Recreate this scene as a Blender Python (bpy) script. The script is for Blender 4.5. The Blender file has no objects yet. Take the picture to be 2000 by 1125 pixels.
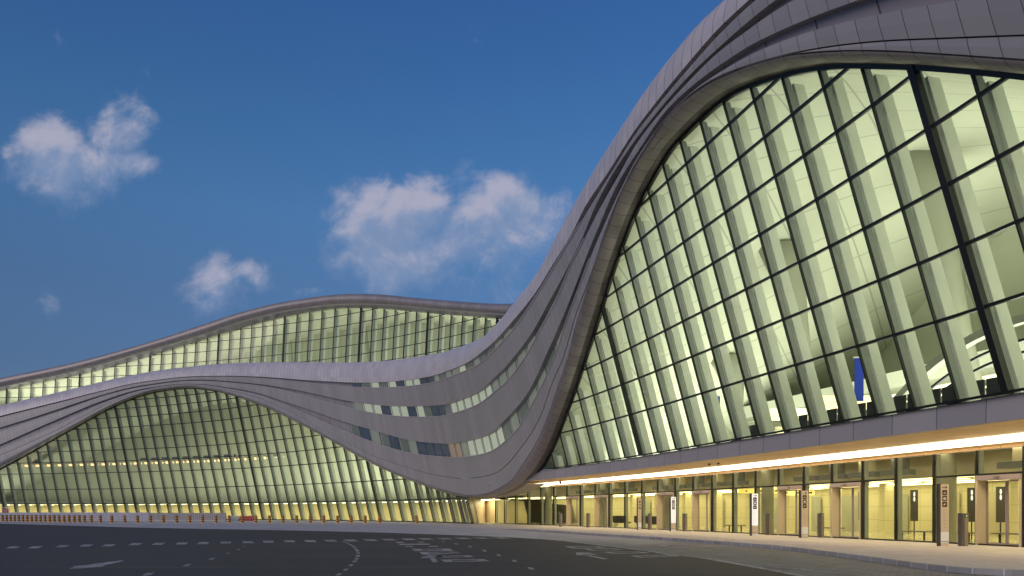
import bpy, math, random
import numpy as np
from mathutils import Vector
random.seed(7)
sc=bpy.context.scene
C=sc.collection
# ------------------------------------------------------------------ camera, world, sun, exposure
F=1500.;H=1.5;HY=1000.            # focal length in photo pixels, eye height above the pavement, horizon row
cam=bpy.data.cameras.new('camera');co=bpy.data.objects.new('camera',cam);C.objects.link(co)
co.location=(0,0,H);co.rotation_euler=(math.radians(90),0,0)
cam.sensor_width=36;cam.lens=27;cam.shift_y=(1000-562.5)/2000;cam.clip_end=9000;cam.clip_start=.1
sc.camera=co
SUN_EL=math.radians(25);SUN_ROT=math.radians(205)
W=bpy.data.worlds.new('World');sc.world=W;W.use_nodes=True
nt=W.node_tree;nt.nodes.clear()
class X:
    """tiny node-expression helper"""
    nt=None
    def __init__(s,sock):s.s=sock
    @staticmethod
    def m(op,*a,clamp=False):
        n=X.nt.nodes.new('ShaderNodeMath');n.operation=op;n.use_clamp=clamp
        for i,v in enumerate(a):
            if isinstance(v,X):X.nt.links.new(v.s,n.inputs[i])
            else:n.inputs[i].default_value=v
        return X(n.outputs[0])
    def __add__(s,o):return X.m('ADD',s,o)
    def __radd__(s,o):return X.m('ADD',s,o)
    def __sub__(s,o):return X.m('SUBTRACT',s,o)
    def __mul__(s,o):return X.m('MULTIPLY',s,o)
    def __rmul__(s,o):return X.m('MULTIPLY',s,o)
    def __truediv__(s,o):return X.m('DIVIDE',s,o)
def sstep(x,a,b):
    n=X.nt.nodes.new('ShaderNodeMapRange');n.interpolation_type='SMOOTHSTEP'
    X.nt.links.new(x.s,n.inputs[0]);n.inputs[1].default_value=a;n.inputs[2].default_value=b
    return X(n.outputs[0])
X.nt=nt
out=nt.nodes.new('ShaderNodeOutputWorld');bg=nt.nodes.new('ShaderNodeBackground')
sky=nt.nodes.new('ShaderNodeTexSky');sky.sky_type='NISHITA';sky.sun_disc=False
sky.sun_elevation=SUN_EL;sky.sun_rotation=SUN_ROT;sky.air_density=1.0;sky.dust_density=.2;sky.ozone_density=6.
tc=nt.nodes.new('ShaderNodeTexCoord');sep=nt.nodes.new('ShaderNodeSeparateXYZ');nt.links.new(tc.outputs['Generated'],sep.inputs[0])
dx,dy,dz=[X(sep.outputs[i]) for i in range(3)]
yy=X.m('MAXIMUM',dy,.05);cu=dx/yy;cv=dz/yy
cmb=nt.nodes.new('ShaderNodeCombineXYZ');nt.links.new(cu.s,cmb.inputs[0]);nt.links.new(cv.s,cmb.inputs[1])
def noise(vec,scale,detail=8,rough=.55,off=None,dist=0.):
    if off:
        a=X.nt.nodes.new('ShaderNodeVectorMath');a.operation='ADD';X.nt.links.new(vec,a.inputs[0]);a.inputs[1].default_value=off;vec=a.outputs[0]
    n=X.nt.nodes.new('ShaderNodeTexNoise');n.inputs['Scale'].default_value=scale;n.inputs['Detail'].default_value=detail
    n.inputs['Roughness'].default_value=rough;n.inputs['Distortion'].default_value=dist;X.nt.links.new(vec,n.inputs['Vector']);return X(n.outputs[0])
BL=[(95,262,55,38,1.),(150,320,75,50,.95),(225,250,65,42,1.),(258,325,34,32,.95),(60,335,60,34,.75),(170,365,70,24,.5),(5,290,26,22,.6),
    (770,420,85,48,1.15),(830,388,50,36,1.),(720,445,45,50,.9),(770,505,105,34,.85),(965,385,55,42,1.1),(1000,430,85,48,.85),(1065,430,55,45,.75),(890,495,190,60,.62),
    (438,560,32,40,.75),(505,540,30,25,.7),(420,600,60,26,.45),(100,598,28,26,.45),(600,565,70,14,.4),(740,560,60,18,.4),(30,600,70,24,.3),(980,580,80,25,.35),(272,650,40,18,.25)]
w1=noise(cmb.outputs[0],9,7,.6,(3.1,1.7,0));w2=noise(cmb.outputs[0],9,7,.6,(7.7,5.2,0));bu=cu+(w1-.5)*.085;bv=cv+(w2-.5)*.085
def cmask(bu,bv):
    mask=None
    for (px,py,rx,ry,w) in BL:
        a=(bu-(px-1000)/F)*(F/rx);b=(bv-(HY-py)/F)*(F/ry)
        g=X.m('POWER',2.718,(a*a+b*b)*-.55)*w
        mask=g if mask is None else X.m('MAXIMUM',mask,g)+X.m('MINIMUM',mask,g)*.35
    return mask
mask=cmask(bu,bv);maskU=cmask(bu-.006,bv+.03)
n1=noise(cmb.outputs[0],11,12,.6,dist=.35);n2=noise(cmb.outputs[0],11,12,.6,(-.006,.016,0),dist=.35)
n3=noise(cmb.outputs[0],34,9,.6)
dens=sstep(mask*1.12+(n1-.5)*2.3+(n3-.5)*.5,.30,1.25)*sstep(dy,.05,.3)
shade=sstep((n1-n2)*3.6+(mask-maskU)*.9+(n3-.5)*.7+.38,.05,1.25)
ccol=nt.nodes.new('ShaderNodeMixRGB');nt.links.new(shade.s,ccol.inputs[0])
ccol.inputs[1].default_value=(.21,.29,.465,1);ccol.inputs[2].default_value=(.44,.435,.54,1)
# clouds sit in the same units as the sky colour (background strength divides them again)
SK=.052
cs=nt.nodes.new('ShaderNodeVectorMath');cs.operation='SCALE';nt.links.new(ccol.outputs[0],cs.inputs[0]);cs.inputs[3].default_value=1/SK
tint=nt.nodes.new('ShaderNodeMixRGB');tint.blend_type='MULTIPLY';tint.inputs[0].default_value=1
ramp=nt.nodes.new('ShaderNodeValToRGB');nt.links.new(dz.s,ramp.inputs[0]);nt.links.new(ramp.outputs[0],tint.inputs[2])
for i,(p,c) in enumerate([(0,(.92,.82,.92)),(.16,(.95,.92,1.02)),(.26,(1.18,1.25,1.33)),(.35,(1.35,1.65,1.75)),(.43,(1.2,1.7,1.88)),(.56,(1.05,1.6,2.05))]):
    e=ramp.color_ramp.elements[i] if i<2 else ramp.color_ramp.elements.new(p)
    e.position=p;e.color=(*c,1)
nt.links.new(sky.outputs[0],tint.inputs[1])
mx=nt.nodes.new('ShaderNodeMixRGB');nt.links.new((dens*.85).s,mx.inputs[0]);nt.links.new(tint.outputs[0],mx.inputs[1]);nt.links.new(cs.outputs[0],mx.inputs[2])
nt.links.new(mx.outputs[0],bg.inputs[0]);bg.inputs[1].default_value=SK;nt.links.new(bg.outputs[0],out.inputs[0])
sl=bpy.data.lights.new('sun','SUN');sl.energy=1.3;sl.angle=math.radians(40);sl.color=(1,.81,.64)
so=bpy.data.objects.new('sun',sl);C.objects.link(so);so.rotation_euler=(math.radians(90-28),0,math.radians(-50))
sc.view_settings.view_transform='Standard';sc.view_settings.look='None';sc.view_settings.exposure=0;sc.view_settings.gamma=1
sc.cycles.max_bounces=7;sc.cycles.diffuse_bounces=3;sc.cycles.transparent_max_bounces=12;sc.cycles.glossy_bounces=3
sc.cycles.sample_clamp_indirect=4;sc.cycles.use_denoising=True

# ------------------------------------------------------------------ plan curves (metres) and helpers
Lv=np.array([-.243,.075]);Lr=np.array([.05,0.]);L0=np.zeros(2);ST=.25
def catmull(P):
    P=np.array(P,float);P=np.vstack([2*P[0]-P[1],P,2*P[-1]-P[-2]]);o=[]
    for i in range(1,len(P)-2):
        p0,p1,p2,p3=P[i-1:i+3];t=np.linspace(0,1,40,endpoint=False)[:,None]
        a=np.linalg.norm(p1-p0)**.5;b=np.linalg.norm(p2-p1)**.5;c=np.linalg.norm(p3-p2)**.5
        m1=((p1-p0)/a-(p2-p0)/(a+b)+(p2-p1)/b)*b;m2=((p2-p1)/b-(p3-p1)/(b+c)+(p3-p2)/c)*b
        o.append((2*t**3-3*t**2+1)*p1+(t**3-2*t**2+t)*m1+(-2*t**3+3*t**2)*p2+(t**3-t**2)*m2)
    o=np.vstack(o+[P[-2][None]]);d=np.r_[0,np.cumsum(np.linalg.norm(np.diff(o,axis=0),axis=1))];s=np.arange(0,d[-1],ST)
    Q=np.c_[np.interp(s,d,o[:,0]),np.interp(s,d,o[:,1])];k=np.exp(-.5*(np.arange(-12,13)/5)**2);k/=k.sum()
    Qp=np.vstack([Q[0]+(Q[0]-Q[1])*np.arange(12,0,-1)[:,None],Q,Q[-1]+(Q[-1]-Q[-2])*np.arange(1,13)[:,None]])
    return np.c_[np.convolve(Qp[:,0],k,'valid'),np.convolve(Qp[:,1],k,'valid')]
def normals(Q):
    T=np.gradient(Q,axis=0);T/=np.linalg.norm(T,axis=1)[:,None];return np.c_[-T[:,1],T[:,0]]
class Plan:
    def __init__(s,pts):
        s.Q=catmull(pts);s.N=normals(s.Q);s.len=(len(s.Q)-1)*ST;s.S=np.arange(len(s.Q))*ST
    def at(s,sv,z,dl=0,lean=L0):
        sv=np.atleast_1d(np.asarray(sv,float));z=np.broadcast_to(np.asarray(z,float),sv.shape);dl=np.broadcast_to(np.asarray(dl,float),sv.shape)
        q=np.c_[np.interp(sv,s.S,s.Q[:,0]),np.interp(sv,s.S,s.Q[:,1])];n=np.c_[np.interp(sv,s.S,s.N[:,0]),np.interp(sv,s.S,s.N[:,1])]
        xy=q+n*dl[:,None]+lean[None,:]*z[:,None];return np.c_[xy,z]
    def hit(s,px,py,dl=0,lean=L0):
        """station and height where the sight line through a photo point meets the wall"""
        R=s.Q+s.N*dl;u=(px-1000)/F;v=(HY-py)/F;o=-H*lean;d=np.array([u-lean[0]*v,1-lean[1]*v])
        A=R[:-1]-o;B=R[1:]-o;ca=A[:,0]*d[1]-A[:,1]*d[0];cb=B[:,0]*d[1]-B[:,1]*d[0];best=None
        for i in np.where(ca*cb<=0)[0]:
            t=ca[i]/(ca[i]-cb[i]);p=A[i]+(B[i]-A[i])*t;Y=p@d/(d@d)
            if Y>0 and (best is None or Y<best[0]):best=(Y,(i+t)*ST,H-0+Y*v)
        return best[1:] if best else None
Ep=Plan([(27,-12),(26.3,5),(25,18),(23.7,25),(21.8,32.6),(19.2,42.5),(15.2,57),(10.4,71),(6.1,82),(1.8,92),(-3,103),(-8,113)])
_R=Ep.Q+Ep.N*6.5
Gp=Plan([tuple(_R[i]) for i in range(0,len(_R),32) if _R[i][1]<74]+[(1.0,79.5),(-2.2,88.5),(-5.3,97.5),(-9.6,106),(-16,115.5),(-24,124.5),(-38,137.5),(-55,149.5),(-82,161.5),(-115,170),(-150,175),(-190,178)])
def gnd(px,py,z=0):
    Y=(H-z)*F/(py-HY);return np.array([(px-1000)/F*Y,Y,z])
# ------------------------------------------------------------------ object helpers
def emp(name,loc,label,cat,group=None,rz=0):
    o=bpy.data.objects.new(name,None);C.objects.link(o);o.location=loc;o.rotation_euler=(0,0,rz);o.empty_display_size=.5
    o['label']=label;o['category']=cat
    if group:o['group']=group
    return o
def wloc(o):
    v=Vector((0,0,0))
    while o is not None:v+=o.location;o=o.parent
    return v
def mesh(name,V,Fc,mat,parent=None,uv=None,smooth=False,label=None,cat=None,group=None,kind=None,local=False):
    me=bpy.data.meshes.new(name);me.from_pydata([tuple(map(float,v)) for v in V],[],[tuple(int(i) for i in f) for f in Fc])
    if uv is not None:
        l=me.uv_layers.new(name='UVMap');idx=np.zeros(len(me.loops),int);me.loops.foreach_get('vertex_index',idx)
        l.data.foreach_set('uv',np.asarray(uv,float)[idx].ravel())
    for m in (mat if isinstance(mat,(list,tuple)) else [mat]):me.materials.append(m)
    if smooth:me.polygons.foreach_set('use_smooth',[True]*len(me.polygons))
    me.update();o=bpy.data.objects.new(name,me);C.objects.link(o)
    if parent is not None:
        o.parent=parent
        if not local:o.location=-wloc(parent)
    if label:o['label']=label
    if cat:o['category']=cat
    if group:o['group']=group
    if kind:o['kind']=kind
    return o
class MB:
    def __init__(s):s.V=[];s.F=[];s.U=[];s.n=0;s.M=[]
    def add(s,V,Fc,uv=None,mi=0):
        s.V+=[tuple(v) for v in V];s.F+=[tuple(i+s.n for i in f) for f in Fc];s.U+=list(uv) if uv is not None else [(0,0)]*len(V);s.n+=len(V);s.M+=[mi]*len(Fc);return s
    def strip(s,rows,us=None,v0=0.,dv=0.,mi=0):
        """grid through rows of equal length"""
        R=[np.asarray(r,float) for r in rows];m=len(R[0]);V=np.vstack(R);Fc=[]
        for i in range(len(R)-1):
            for j in range(m-1):Fc.append((i*m+j,i*m+j+1,(i+1)*m+j+1,(i+1)*m+j))
        uu=np.arange(m) if us is None else us
        return s.add(V,Fc,[(uu[j],v0+dv*i) for i in range(len(R)) for j in range(m)],mi)
    def box(s,c,d,rz=0,mi=0,taper=1):
        c=np.array(c,float);x,y,z=[k/2 for k in d];co_,si=math.cos(rz),math.sin(rz);P=[]
        for k,(a,b,e) in enumerate([(-1,-1,-1),(1,-1,-1),(1,1,-1),(-1,1,-1),(-1,-1,1),(1,-1,1),(1,1,1),(-1,1,1)]):
            t=taper if e>0 else 1;P.append(c+np.array([co_*a*x*t-si*b*y*t,si*a*x*t+co_*b*y*t,e*z]))
        return s.add(P,[(0,3,2,1),(4,5,6,7),(0,1,5,4),(1,2,6,5),(2,3,7,6),(3,0,4,7)],mi=mi)
    def hexa(s,P,mi=0):
        return s.add(P,[(0,3,2,1),(4,5,6,7),(0,1,5,4),(1,2,6,5),(2,3,7,6),(3,0,4,7)],mi=mi)
    def beam(s,rings,mi=0,closed=True):
        m=len(rings[0]);V=[p for r in rings for p in r];Fc=[]
        for i in range(len(rings)-1):
            for j in range(m):Fc.append((i*m+j,i*m+(j+1)%m,(i+1)*m+(j+1)%m,(i+1)*m+j))
        if closed:Fc+=[tuple(range(m))[::-1],tuple((len(rings)-1)*m+j for j in range(m))]
        return s.add(V,Fc,mi=mi)
    def lathe(s,prof,c=(0,0,0),n=20,mi=0):
        rings=[[(c[0]+r*math.cos(2*math.pi*k/n),c[1]+r*math.sin(2*math.pi*k/n),c[2]+z) for k in range(n)] for r,z in prof]
        return s.beam(rings,mi)
    def build(s,name,mat,parent=None,**k):
        o=mesh(name,s.V,s.F,mat,parent,uv=s.U,**k)
        if any(s.M):o.data.polygons.foreach_set('material_index',s.M)
        return o
# ------------------------------------------------------------------ materials
def M(name,col,rough=.5,metal=0.,emit=None,es=0.,spec=.5,fn=None):
    m=bpy.data.materials.new(name);m.use_nodes=True;b=m.node_tree.nodes['Principled BSDF']
    b.inputs['Base Color'].default_value=(*col,1);b.inputs['Roughness'].default_value=rough;b.inputs['Metallic'].default_value=metal
    b.inputs['Specular IOR Level'].default_value=spec
    if emit:b.inputs['Emission Color'].default_value=(*emit,1);b.inputs['Emission Strength'].default_value=es
    if fn:
        X.nt=m.node_tree;fn(m.node_tree,b)
    return m
def rgbmix(nt,f,a,b,mode='MIX'):
    n=nt.nodes.new('ShaderNodeMixRGB');n.blend_type=mode
    for i,v in enumerate((f,a,b)):
        if isinstance(v,X):nt.links.new(v.s,n.inputs[i])
        elif hasattr(v,'is_output'):nt.links.new(v,n.inputs[i])
        elif i==0:n.inputs[0].default_value=v
        else:n.inputs[i].default_value=(*v,1)
    return n.outputs[0]
def uvxy(nt):
    t=nt.nodes.new('ShaderNodeTexCoord');s=nt.nodes.new('ShaderNodeSeparateXYZ');nt.links.new(t.outputs['UV'],s.inputs[0]);return X(s.outputs[0]),X(s.outputs[1]),t
def seams(col,pitch=.93,w=.035,dark=.38,vary=.15,off=0.):
    def fn(nt,b):
        u,v,t=uvxy(nt);u=(u+off)/pitch;fr=X.m('FRACT',u);line=X.m('GREATER_THAN',X.m('ABSOLUTE',fr-.5),.5-w/pitch/2)
        cell=X.m('FLOOR',u)+X.m('FLOOR',v)*37.
        wn=nt.nodes.new('ShaderNodeTexWhiteNoise');wn.noise_dimensions='1D';nt.links.new(cell.s,wn.inputs['W'])
        g=nt.nodes.new('ShaderNodeTexCoord');nz=noise(g.outputs['Object'],.12,4,.6);nz2=noise(g.outputs['Object'],1.4,5,.6)
        val=(X(wn.outputs[0])-.5)*vary+1.+(nz-.5)*.10+(nz2-.5)*.05
        val=val*(X.m('MULTIPLY',line,-(1-dark))+1.)
        vm=nt.nodes.new('ShaderNodeVectorMath');vm.operation='SCALE';vm.inputs[0].default_value=col;nt.links.new(val.s,vm.inputs[3])
        nt.links.new(vm.outputs[0],b.inputs['Base Color'])
        nt.links.new((X(wn.outputs[0])*.12+.36).s,b.inputs['Roughness'])
        bp=nt.nodes.new('ShaderNodeBump');bp.inputs['Strength'].default_value=.5;bp.inputs['Distance'].default_value=.03;nt.links.new((line*-1.+nz*1.2).s,bp.inputs['Height']);nt.links.new(bp.outputs[0],b.inputs['Normal'])
    return fn
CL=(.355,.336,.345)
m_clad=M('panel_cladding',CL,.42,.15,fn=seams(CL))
m_top=M('roof_edge_skylit',(.56,.51,.53),.4,.1,fn=seams((.56,.51,.53),.93,.06,.5))  # paler than the walls: skylight on upward faces is put into the colour
m_rec=M('recess_cladding',(.30,.275,.31),.45,.1,fn=seams((.30,.275,.31),2.8,.09,.3))
m_edge_line=M('pale_edge_line',(.55,.50,.52),.35,.2)
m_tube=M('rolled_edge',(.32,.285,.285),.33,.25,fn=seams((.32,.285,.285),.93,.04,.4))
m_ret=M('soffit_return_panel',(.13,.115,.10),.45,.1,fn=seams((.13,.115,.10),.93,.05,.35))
m_fascia=M('canopy_fascia',(.38,.35,.365),.4,.15,fn=seams((.38,.35,.365),2.2,.04,.35))
m_dark=M('mullion_black',(.018,.02,.02),.35,.3)
m_gask=M('gasket',(.02,.022,.022),.6)
m_fin=M('pale_rib',(.78,.82,.72),.5)
m_fing=M('grey_rib',(.30,.33,.30),.4,.1)
m_post=M('dark_post',(.17,.18,.16),.45)
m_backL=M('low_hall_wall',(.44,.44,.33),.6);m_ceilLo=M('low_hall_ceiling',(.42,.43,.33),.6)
m_steel=M('bright_steel',(.95,.95,.9),.35,.0)  # non-metal, near white: the steel's reflected light is put into the colour
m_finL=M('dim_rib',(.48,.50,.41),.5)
def ceilf(col,sc_=3.2):
    def fn(nt,b):
        t=nt.nodes.new('ShaderNodeTexCoord');mp=nt.nodes.new('ShaderNodeMapping');mp.inputs['Rotation'].default_value=(0,0,.6);nt.links.new(t.outputs['Object'],mp.inputs[0])
        s=nt.nodes.new('ShaderNodeSeparateXYZ');nt.links.new(mp.outputs[0],s.inputs[0])
        a=X.m('FRACT',X(s.outputs[0])/sc_);c=X.m('FRACT',X(s.outputs[1])/sc_)
        ln=X.m('MAXIMUM',X.m('GREATER_THAN',a,.97),X.m('GREATER_THAN',c,.97))
        nz=noise(t.outputs['Object'],.15,3,.5)
        vm=nt.nodes.new('ShaderNodeVectorMath');vm.operation='SCALE';vm.inputs[0].default_value=col;nt.links.new(((ln*-.35+1.)*(nz*.3+.85)).s,vm.inputs[3])
        nt.links.new(vm.outputs[0],b.inputs['Base Color'])
    return fn
m_ceil=M('hall_ceiling',(.62,.64,.52),.55,fn=ceilf((.62,.64,.52)))
m_back=M('hall_back_wall',(.60,.62,.50),.6,fn=ceilf((.60,.62,.50),4.))
m_slab=M('floor_slab',(.42,.43,.35),.6)
def glassmat(name,tr,rough=.0,refl=1.,wav=.0):
    m=bpy.data.materials.new(name);m.use_nodes=True;nt=m.node_tree;nt.nodes.clear();X.nt=nt
    o=nt.nodes.new('ShaderNodeOutputMaterial');t=nt.nodes.new('ShaderNodeBsdfTransparent');t.inputs[0].default_value=(*tr,1)
    g=nt.nodes.new('ShaderNodeBsdfGlossy');g.inputs['Roughness'].default_value=rough;g.inputs[0].default_value=(.9,.95,.95,1)
    fr=nt.nodes.new('ShaderNodeFresnel');gm=nt.nodes.new('ShaderNodeNewGeometry');nt.links.new((X(gm.outputs['Backfacing'])*(1/1.5-1.5)+1.5).s,fr.inputs[0])
    if wav:
        tc=nt.nodes.new('ShaderNodeTexCoord');nz=noise(tc.outputs['Object'],.35,2,.5);bp=nt.nodes.new('ShaderNodeBump');bp.inputs['Strength'].default_value=wav;bp.inputs['Distance'].default_value=.1
        nt.links.new(nz.s,bp.inputs['Height']);nt.links.new(bp.outputs[0],g.inputs['Normal'])
    mx=nt.nodes.new('ShaderNodeMixShader');nt.links.new((X(fr.outputs[0])*refl).s,mx.inputs[0]);nt.links.new(t.outputs[0],mx.inputs[1]);nt.links.new(g.outputs[0],mx.inputs[2])
    nt.links.new(mx.outputs[0],o.inputs[0]);return m
m_glass=glassmat('green_tinted_glass',(.84,.88,.79),.0,.75,.06)
m_glassE=glassmat('entrance_glass',(.90,.92,.82),.0,.6,.15)
def emis(name,col,s):return M(name,(.8,.8,.7),.5,emit=col,es=s)
m_strip=emis('warm_light_strip',(1.,.83,.55),6.)
m_ceilL=emis('ceiling_light',(1.,.88,.50),6.2)
m_orange=emis('orange_light',(1.,.62,.25),1.6)
m_white_l=emis('white_light',(1.,.97,.75),3.0)
def woodf(nt,b):
    u,v,t=uvxy(nt);f=X.m('FRACT',u/1.1);ln=X.m('GREATER_THAN',f,.965);f2=X.m('FRACT',v/1.3);ln=X.m('MAXIMUM',ln,X.m('GREATER_THAN',f2,.98))
    wn=nt.nodes.new('ShaderNodeTexWhiteNoise');wn.noise_dimensions='1D';nt.links.new((X.m('FLOOR',u/1.1)+X.m('FLOOR',v/1.3)*11.).s,wn.inputs['W'])
    vm=nt.nodes.new('ShaderNodeVectorMath');vm.operation='SCALE';vm.inputs[0].default_value=(.80,.54,.27);nt.links.new(((ln*-.5+1.)*(X(wn.outputs[0])*.16+.92)).s,vm.inputs[3])
    nt.links.new(vm.outputs[0],b.inputs['Base Color'])
m_wood=M('soffit_panels',(.6,.42,.22),.45,fn=woodf)
m_beige=M('beige_panel',(.56,.47,.34),.45)
m_mauve=M('door_header_metal',(.36,.30,.31),.4,.2)
m_bronze=M('bronze_metal',(.30,.25,.21),.38,.4)
def asphf(nt,b):
    t=nt.nodes.new('ShaderNodeTexCoord');a=noise(t.outputs['Object'],.09,5,.6);c=noise(t.outputs['Object'],7.,6,.7)
    mp=nt.nodes.new('ShaderNodeMapping');mp.inputs['Scale'].default_value=(.05,.6,1);mp.inputs['Rotation'].default_value=(0,0,.2);nt.links.new(t.outputs['Object'],mp.inputs[0]);d=noise(mp.outputs[0],1.3,6,.65)
    sp=noise(t.outputs['Object'],60.,2,.5);scr=sstep(d,.60,.74)
    v=a*.9+c*.35+d*.7+sp*.35-.12+scr*.6
    vm=nt.nodes.new('ShaderNodeVectorMath');vm.operation='SCALE';vm.inputs[0].default_value=(.074,.063,.050);nt.links.new(v.s,vm.inputs[3]);nt.links.new(vm.outputs[0],b.inputs['Base Color'])
    nt.links.new((a*.25+.62).s,b.inputs['Roughness'])
m_asph=M('asphalt',(.045,.045,.046),.75,fn=asphf,spec=.3)
def pavef(col,bw,bh,mort,vary,rot=0.,dust=None):
    def fn(nt,b):
        t=nt.nodes.new('ShaderNodeTexCoord');mp=nt.nodes.new('ShaderNodeMapping');mp.inputs['Rotation'].default_value=(0,0,rot);nt.links.new(t.outputs['Object'],mp.inputs[0])
        br=nt.nodes.new('ShaderNodeTexBrick');br.inputs['Scale'].default_value=1;br.inputs['Brick Width'].default_value=bw;br.inputs['Row Height'].default_value=bh;br.inputs['Mortar Size'].default_value=mort;br.inputs['Bias'].default_value=0.
        c=np.array(col);br.inputs['Color1'].default_value=(*(c*(1-vary)),1);br.inputs['Color2'].default_value=(*(c*(1+vary)),1);br.inputs['Mortar'].default_value=(*(c*.5),1);nt.links.new(mp.outputs[0],br.inputs[0])
        a=noise(t.outputs['Object'],.35,6,.65);st=noise(t.outputs['Object'],2.3,6,.7)
        bc_=br.outputs[0]
        if dust:
            sp_=nt.nodes.new('ShaderNodeSeparateXYZ');nt.links.new(t.outputs['Object'],sp_.inputs[0]);bc_=rgbmix(nt,sstep(X(sp_.outputs[1])+(a-.5)*14.,34.,50.),bc_,dust)
        vm=nt.nodes.new('ShaderNodeVectorMath');vm.operation='SCALE';nt.links.new(bc_,vm.inputs[0]);nt.links.new((a*.5+st*.35+.58).s,vm.inputs[3]);nt.links.new(vm.outputs[0],b.inputs['Base Color'])
    return fn
m_walk=M('pavement_slabs',(.30,.28,.26),.7,fn=pavef((.52,.48,.44),.6,.2,.008,.10,1.2))
m_pavers=M('road_pavers',(.15,.145,.14),.75,fn=pavef((.20,.19,.175),.4,.2,.012,.22,.5,(.40,.38,.37)))
m_apron=M('pale_concrete',(.27,.27,.28),.8,fn=pavef((.44,.42,.41),1.2,6,.01,.06,.2))
m_sand=M('sand_ground',(.30,.25,.19),.9,fn=pavef((.3,.25,.19),30,30,.0,.05))
def paintf(nt,b):
    t=nt.nodes.new('ShaderNodeTexCoord');a=noise(t.outputs['Object'],9.,6,.7);c=noise(t.outputs['Object'],1.2,4,.6)
    f=sstep(a*.7+c*.5,.50,.72);o=rgbmix(nt,f,(.48,.45,.42),(.14,.13,.12));nt.links.new(o,b.inputs['Base Color'])
m_paint=M('worn_road_paint',(.25,.25,.25),.7,fn=paintf)
m_kerb=M('granite_kerb',(.16,.16,.17),.6,fn=seams((.26,.25,.25),.9,.04,2.0,.35))
# ------------------------------------------------------------------ ground and roads
def poly(name,pts,mat,kind='structure',label=None,parent=None):
    from mathutils.geometry import tessellate_polygon
    tr=tessellate_polygon([[Vector(p) for p in pts]]);V=[tuple(p) for p in pts];fs=[]
    for t in tr:
        a,b_,c=[Vector(V[i]) for i in t]
        fs.append(tuple(t) if (b_-a).cross(c-a).z>0 else tuple(t[::-1]))
    return mesh(name,V,fs,mat,parent,kind=kind)
RZ=-.165
mesh('ground',[(-3000,-3000,RZ-.01),(3000,-3000,RZ-.01),(3000,6000,RZ-.01),(-3000,6000,RZ-.01)],[(0,1,2,3)],m_sand,kind='structure')
mesh('road',[(-220,-60,RZ),(60,-60,RZ),(60,160,RZ),(-220,160,RZ)],[(0,1,2,3)],m_asph,kind='structure')
kt=[(975,1033.2),(1012,1033.9),(1050,1034.8),(1112,1038.5),(1175,1042.5),(1300,1050),(1400,1056.7),(1520,1065.6),(1640,1079.3),(1760,1094.6),(1835,1104.5),(1890,1110.5),(1935,1113.6),(2000,1114.5),(2150,1115),(2600,1115.5)]
inner=[(-300,1016.5),(0,1019.7),(125,1022),(250,1023.7),(500,1024.3),(750,1025.2),(850,1027.2),(975,1033.2)]
KT=catmull([gnd(x,y,0)[:2] for x,y in kt]);KT=KT[::2]
INN=np.array([gnd(x,y,0) for x,y in inner])
back=[(60,14,0),(60,130,0),(-250,260,0),(-250,150,0)]
poly('pavement',[tuple(p) for p in INN]+[(p[0],p[1],0) for p in KT[2:]]+back,m_walk)
# pale concrete apron that ramps down to the asphalt
edge=[(-300,1019),(0,1022.6),(125,1026),(250,1030),(375,1032.5),(500,1034.6),(625,1037.2),(750,1040.3),(900,1045.5),(1000,1049.5),(1052,1052.8)]
outer=np.array([gnd(x,y,RZ+.004) for x,y in edge])
xs=np.linspace(-260,1052,64)
ri=[gnd(x,np.interp(x,[i[0] for i in inner],[i[1] for i in inner]),0) if x<975 else gnd(x,np.interp(x,[i[0] for i in kt],[i[1] for i in kt])+.25,0)+np.array([0,0,-.150*(x-975)/77]) for x in xs]
ro=[gnd(x,np.interp(x,[e[0] for e in edge],[e[1] for e in edge]),RZ+.006) for x in xs]
rm=[(a*.35+b*.65)+np.array([0,0,-.02*(x<960)]) for a,b,x in zip(ri,ro,xs)]
MB().strip([ro,rm,ri]).build('concrete_apron',m_apron,kind='structure')
rd=[gnd(x,np.interp(x,[i[0] for i in inner],[i[1] for i in inner])+.15,.002) for x in xs[:54]]
rd2=[p+np.array([0,.28,0.]) for p in rd]
MB().strip([rd,rd2],us=np.r_[0,np.cumsum([np.linalg.norm(b-a) for a,b in zip(rd[:-1],rd[1:])])]).build('drainage_channel',M('drain_grating',(.2,.2,.21),.6,fn=seams((.26,.26,.27),1.6,.8,.45,.1)),kind='structure')
# kerb
ku=np.arange(len(KT))*ST*2;kn=normals(KT)
if kn[5][0]>0 and KT[5][0]<KT[-1][0]:pass
def krow(off,z):return np.c_[KT+kn*off,np.full(len(KT),z)]
sgn=1 if (KT+kn)[len(KT)//2][1]<KT[len(KT)//2][1] or (KT+kn)[len(KT)//2][0]<KT[len(KT)//2][0] else -1
h0=np.clip(np.arange(len(KT))/40.,0,1)     # dropped at the far end, full height after 20 m
def kr(off,z0,drop):
    z=np.where(drop,z0*h0,z0);return np.c_[KT+kn*off*sgn,z]
kb=MB();kb.strip([np.c_[KT+kn*.02*sgn+0,np.full(len(KT),.004)],np.c_[KT-kn*.16*sgn,np.full(len(KT),.004)]][::-1],us=ku,v0=.2)
kb.strip([np.c_[KT+kn*.02*sgn,np.full(len(KT),.004)],np.c_[KT+kn*.035*sgn,np.full(len(KT),-.02)],np.c_[KT+kn*.05*sgn,np.full(len(KT),RZ)]],us=ku,v0=1.2)
kb.build('kerb',m_kerb,kind='structure')
kbt=[(975,1035.5),(1050,1039.5),(1175,1047),(1300,1055.5),(1425,1065.5),(1520,1076.5),(1640,1091.5),(1760,1109.5),(1850,1125),(1930,1140)]
asp=[(960,1047.8),(975,1048.3),(1000,1049.5),(1050,1052.5),(1107,1057),(1175,1066),(1250,1075),(1325,1085),(1362,1089.5),(1480,1108),(1560,1121),(1700,1146),(1850,1172)]
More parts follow.
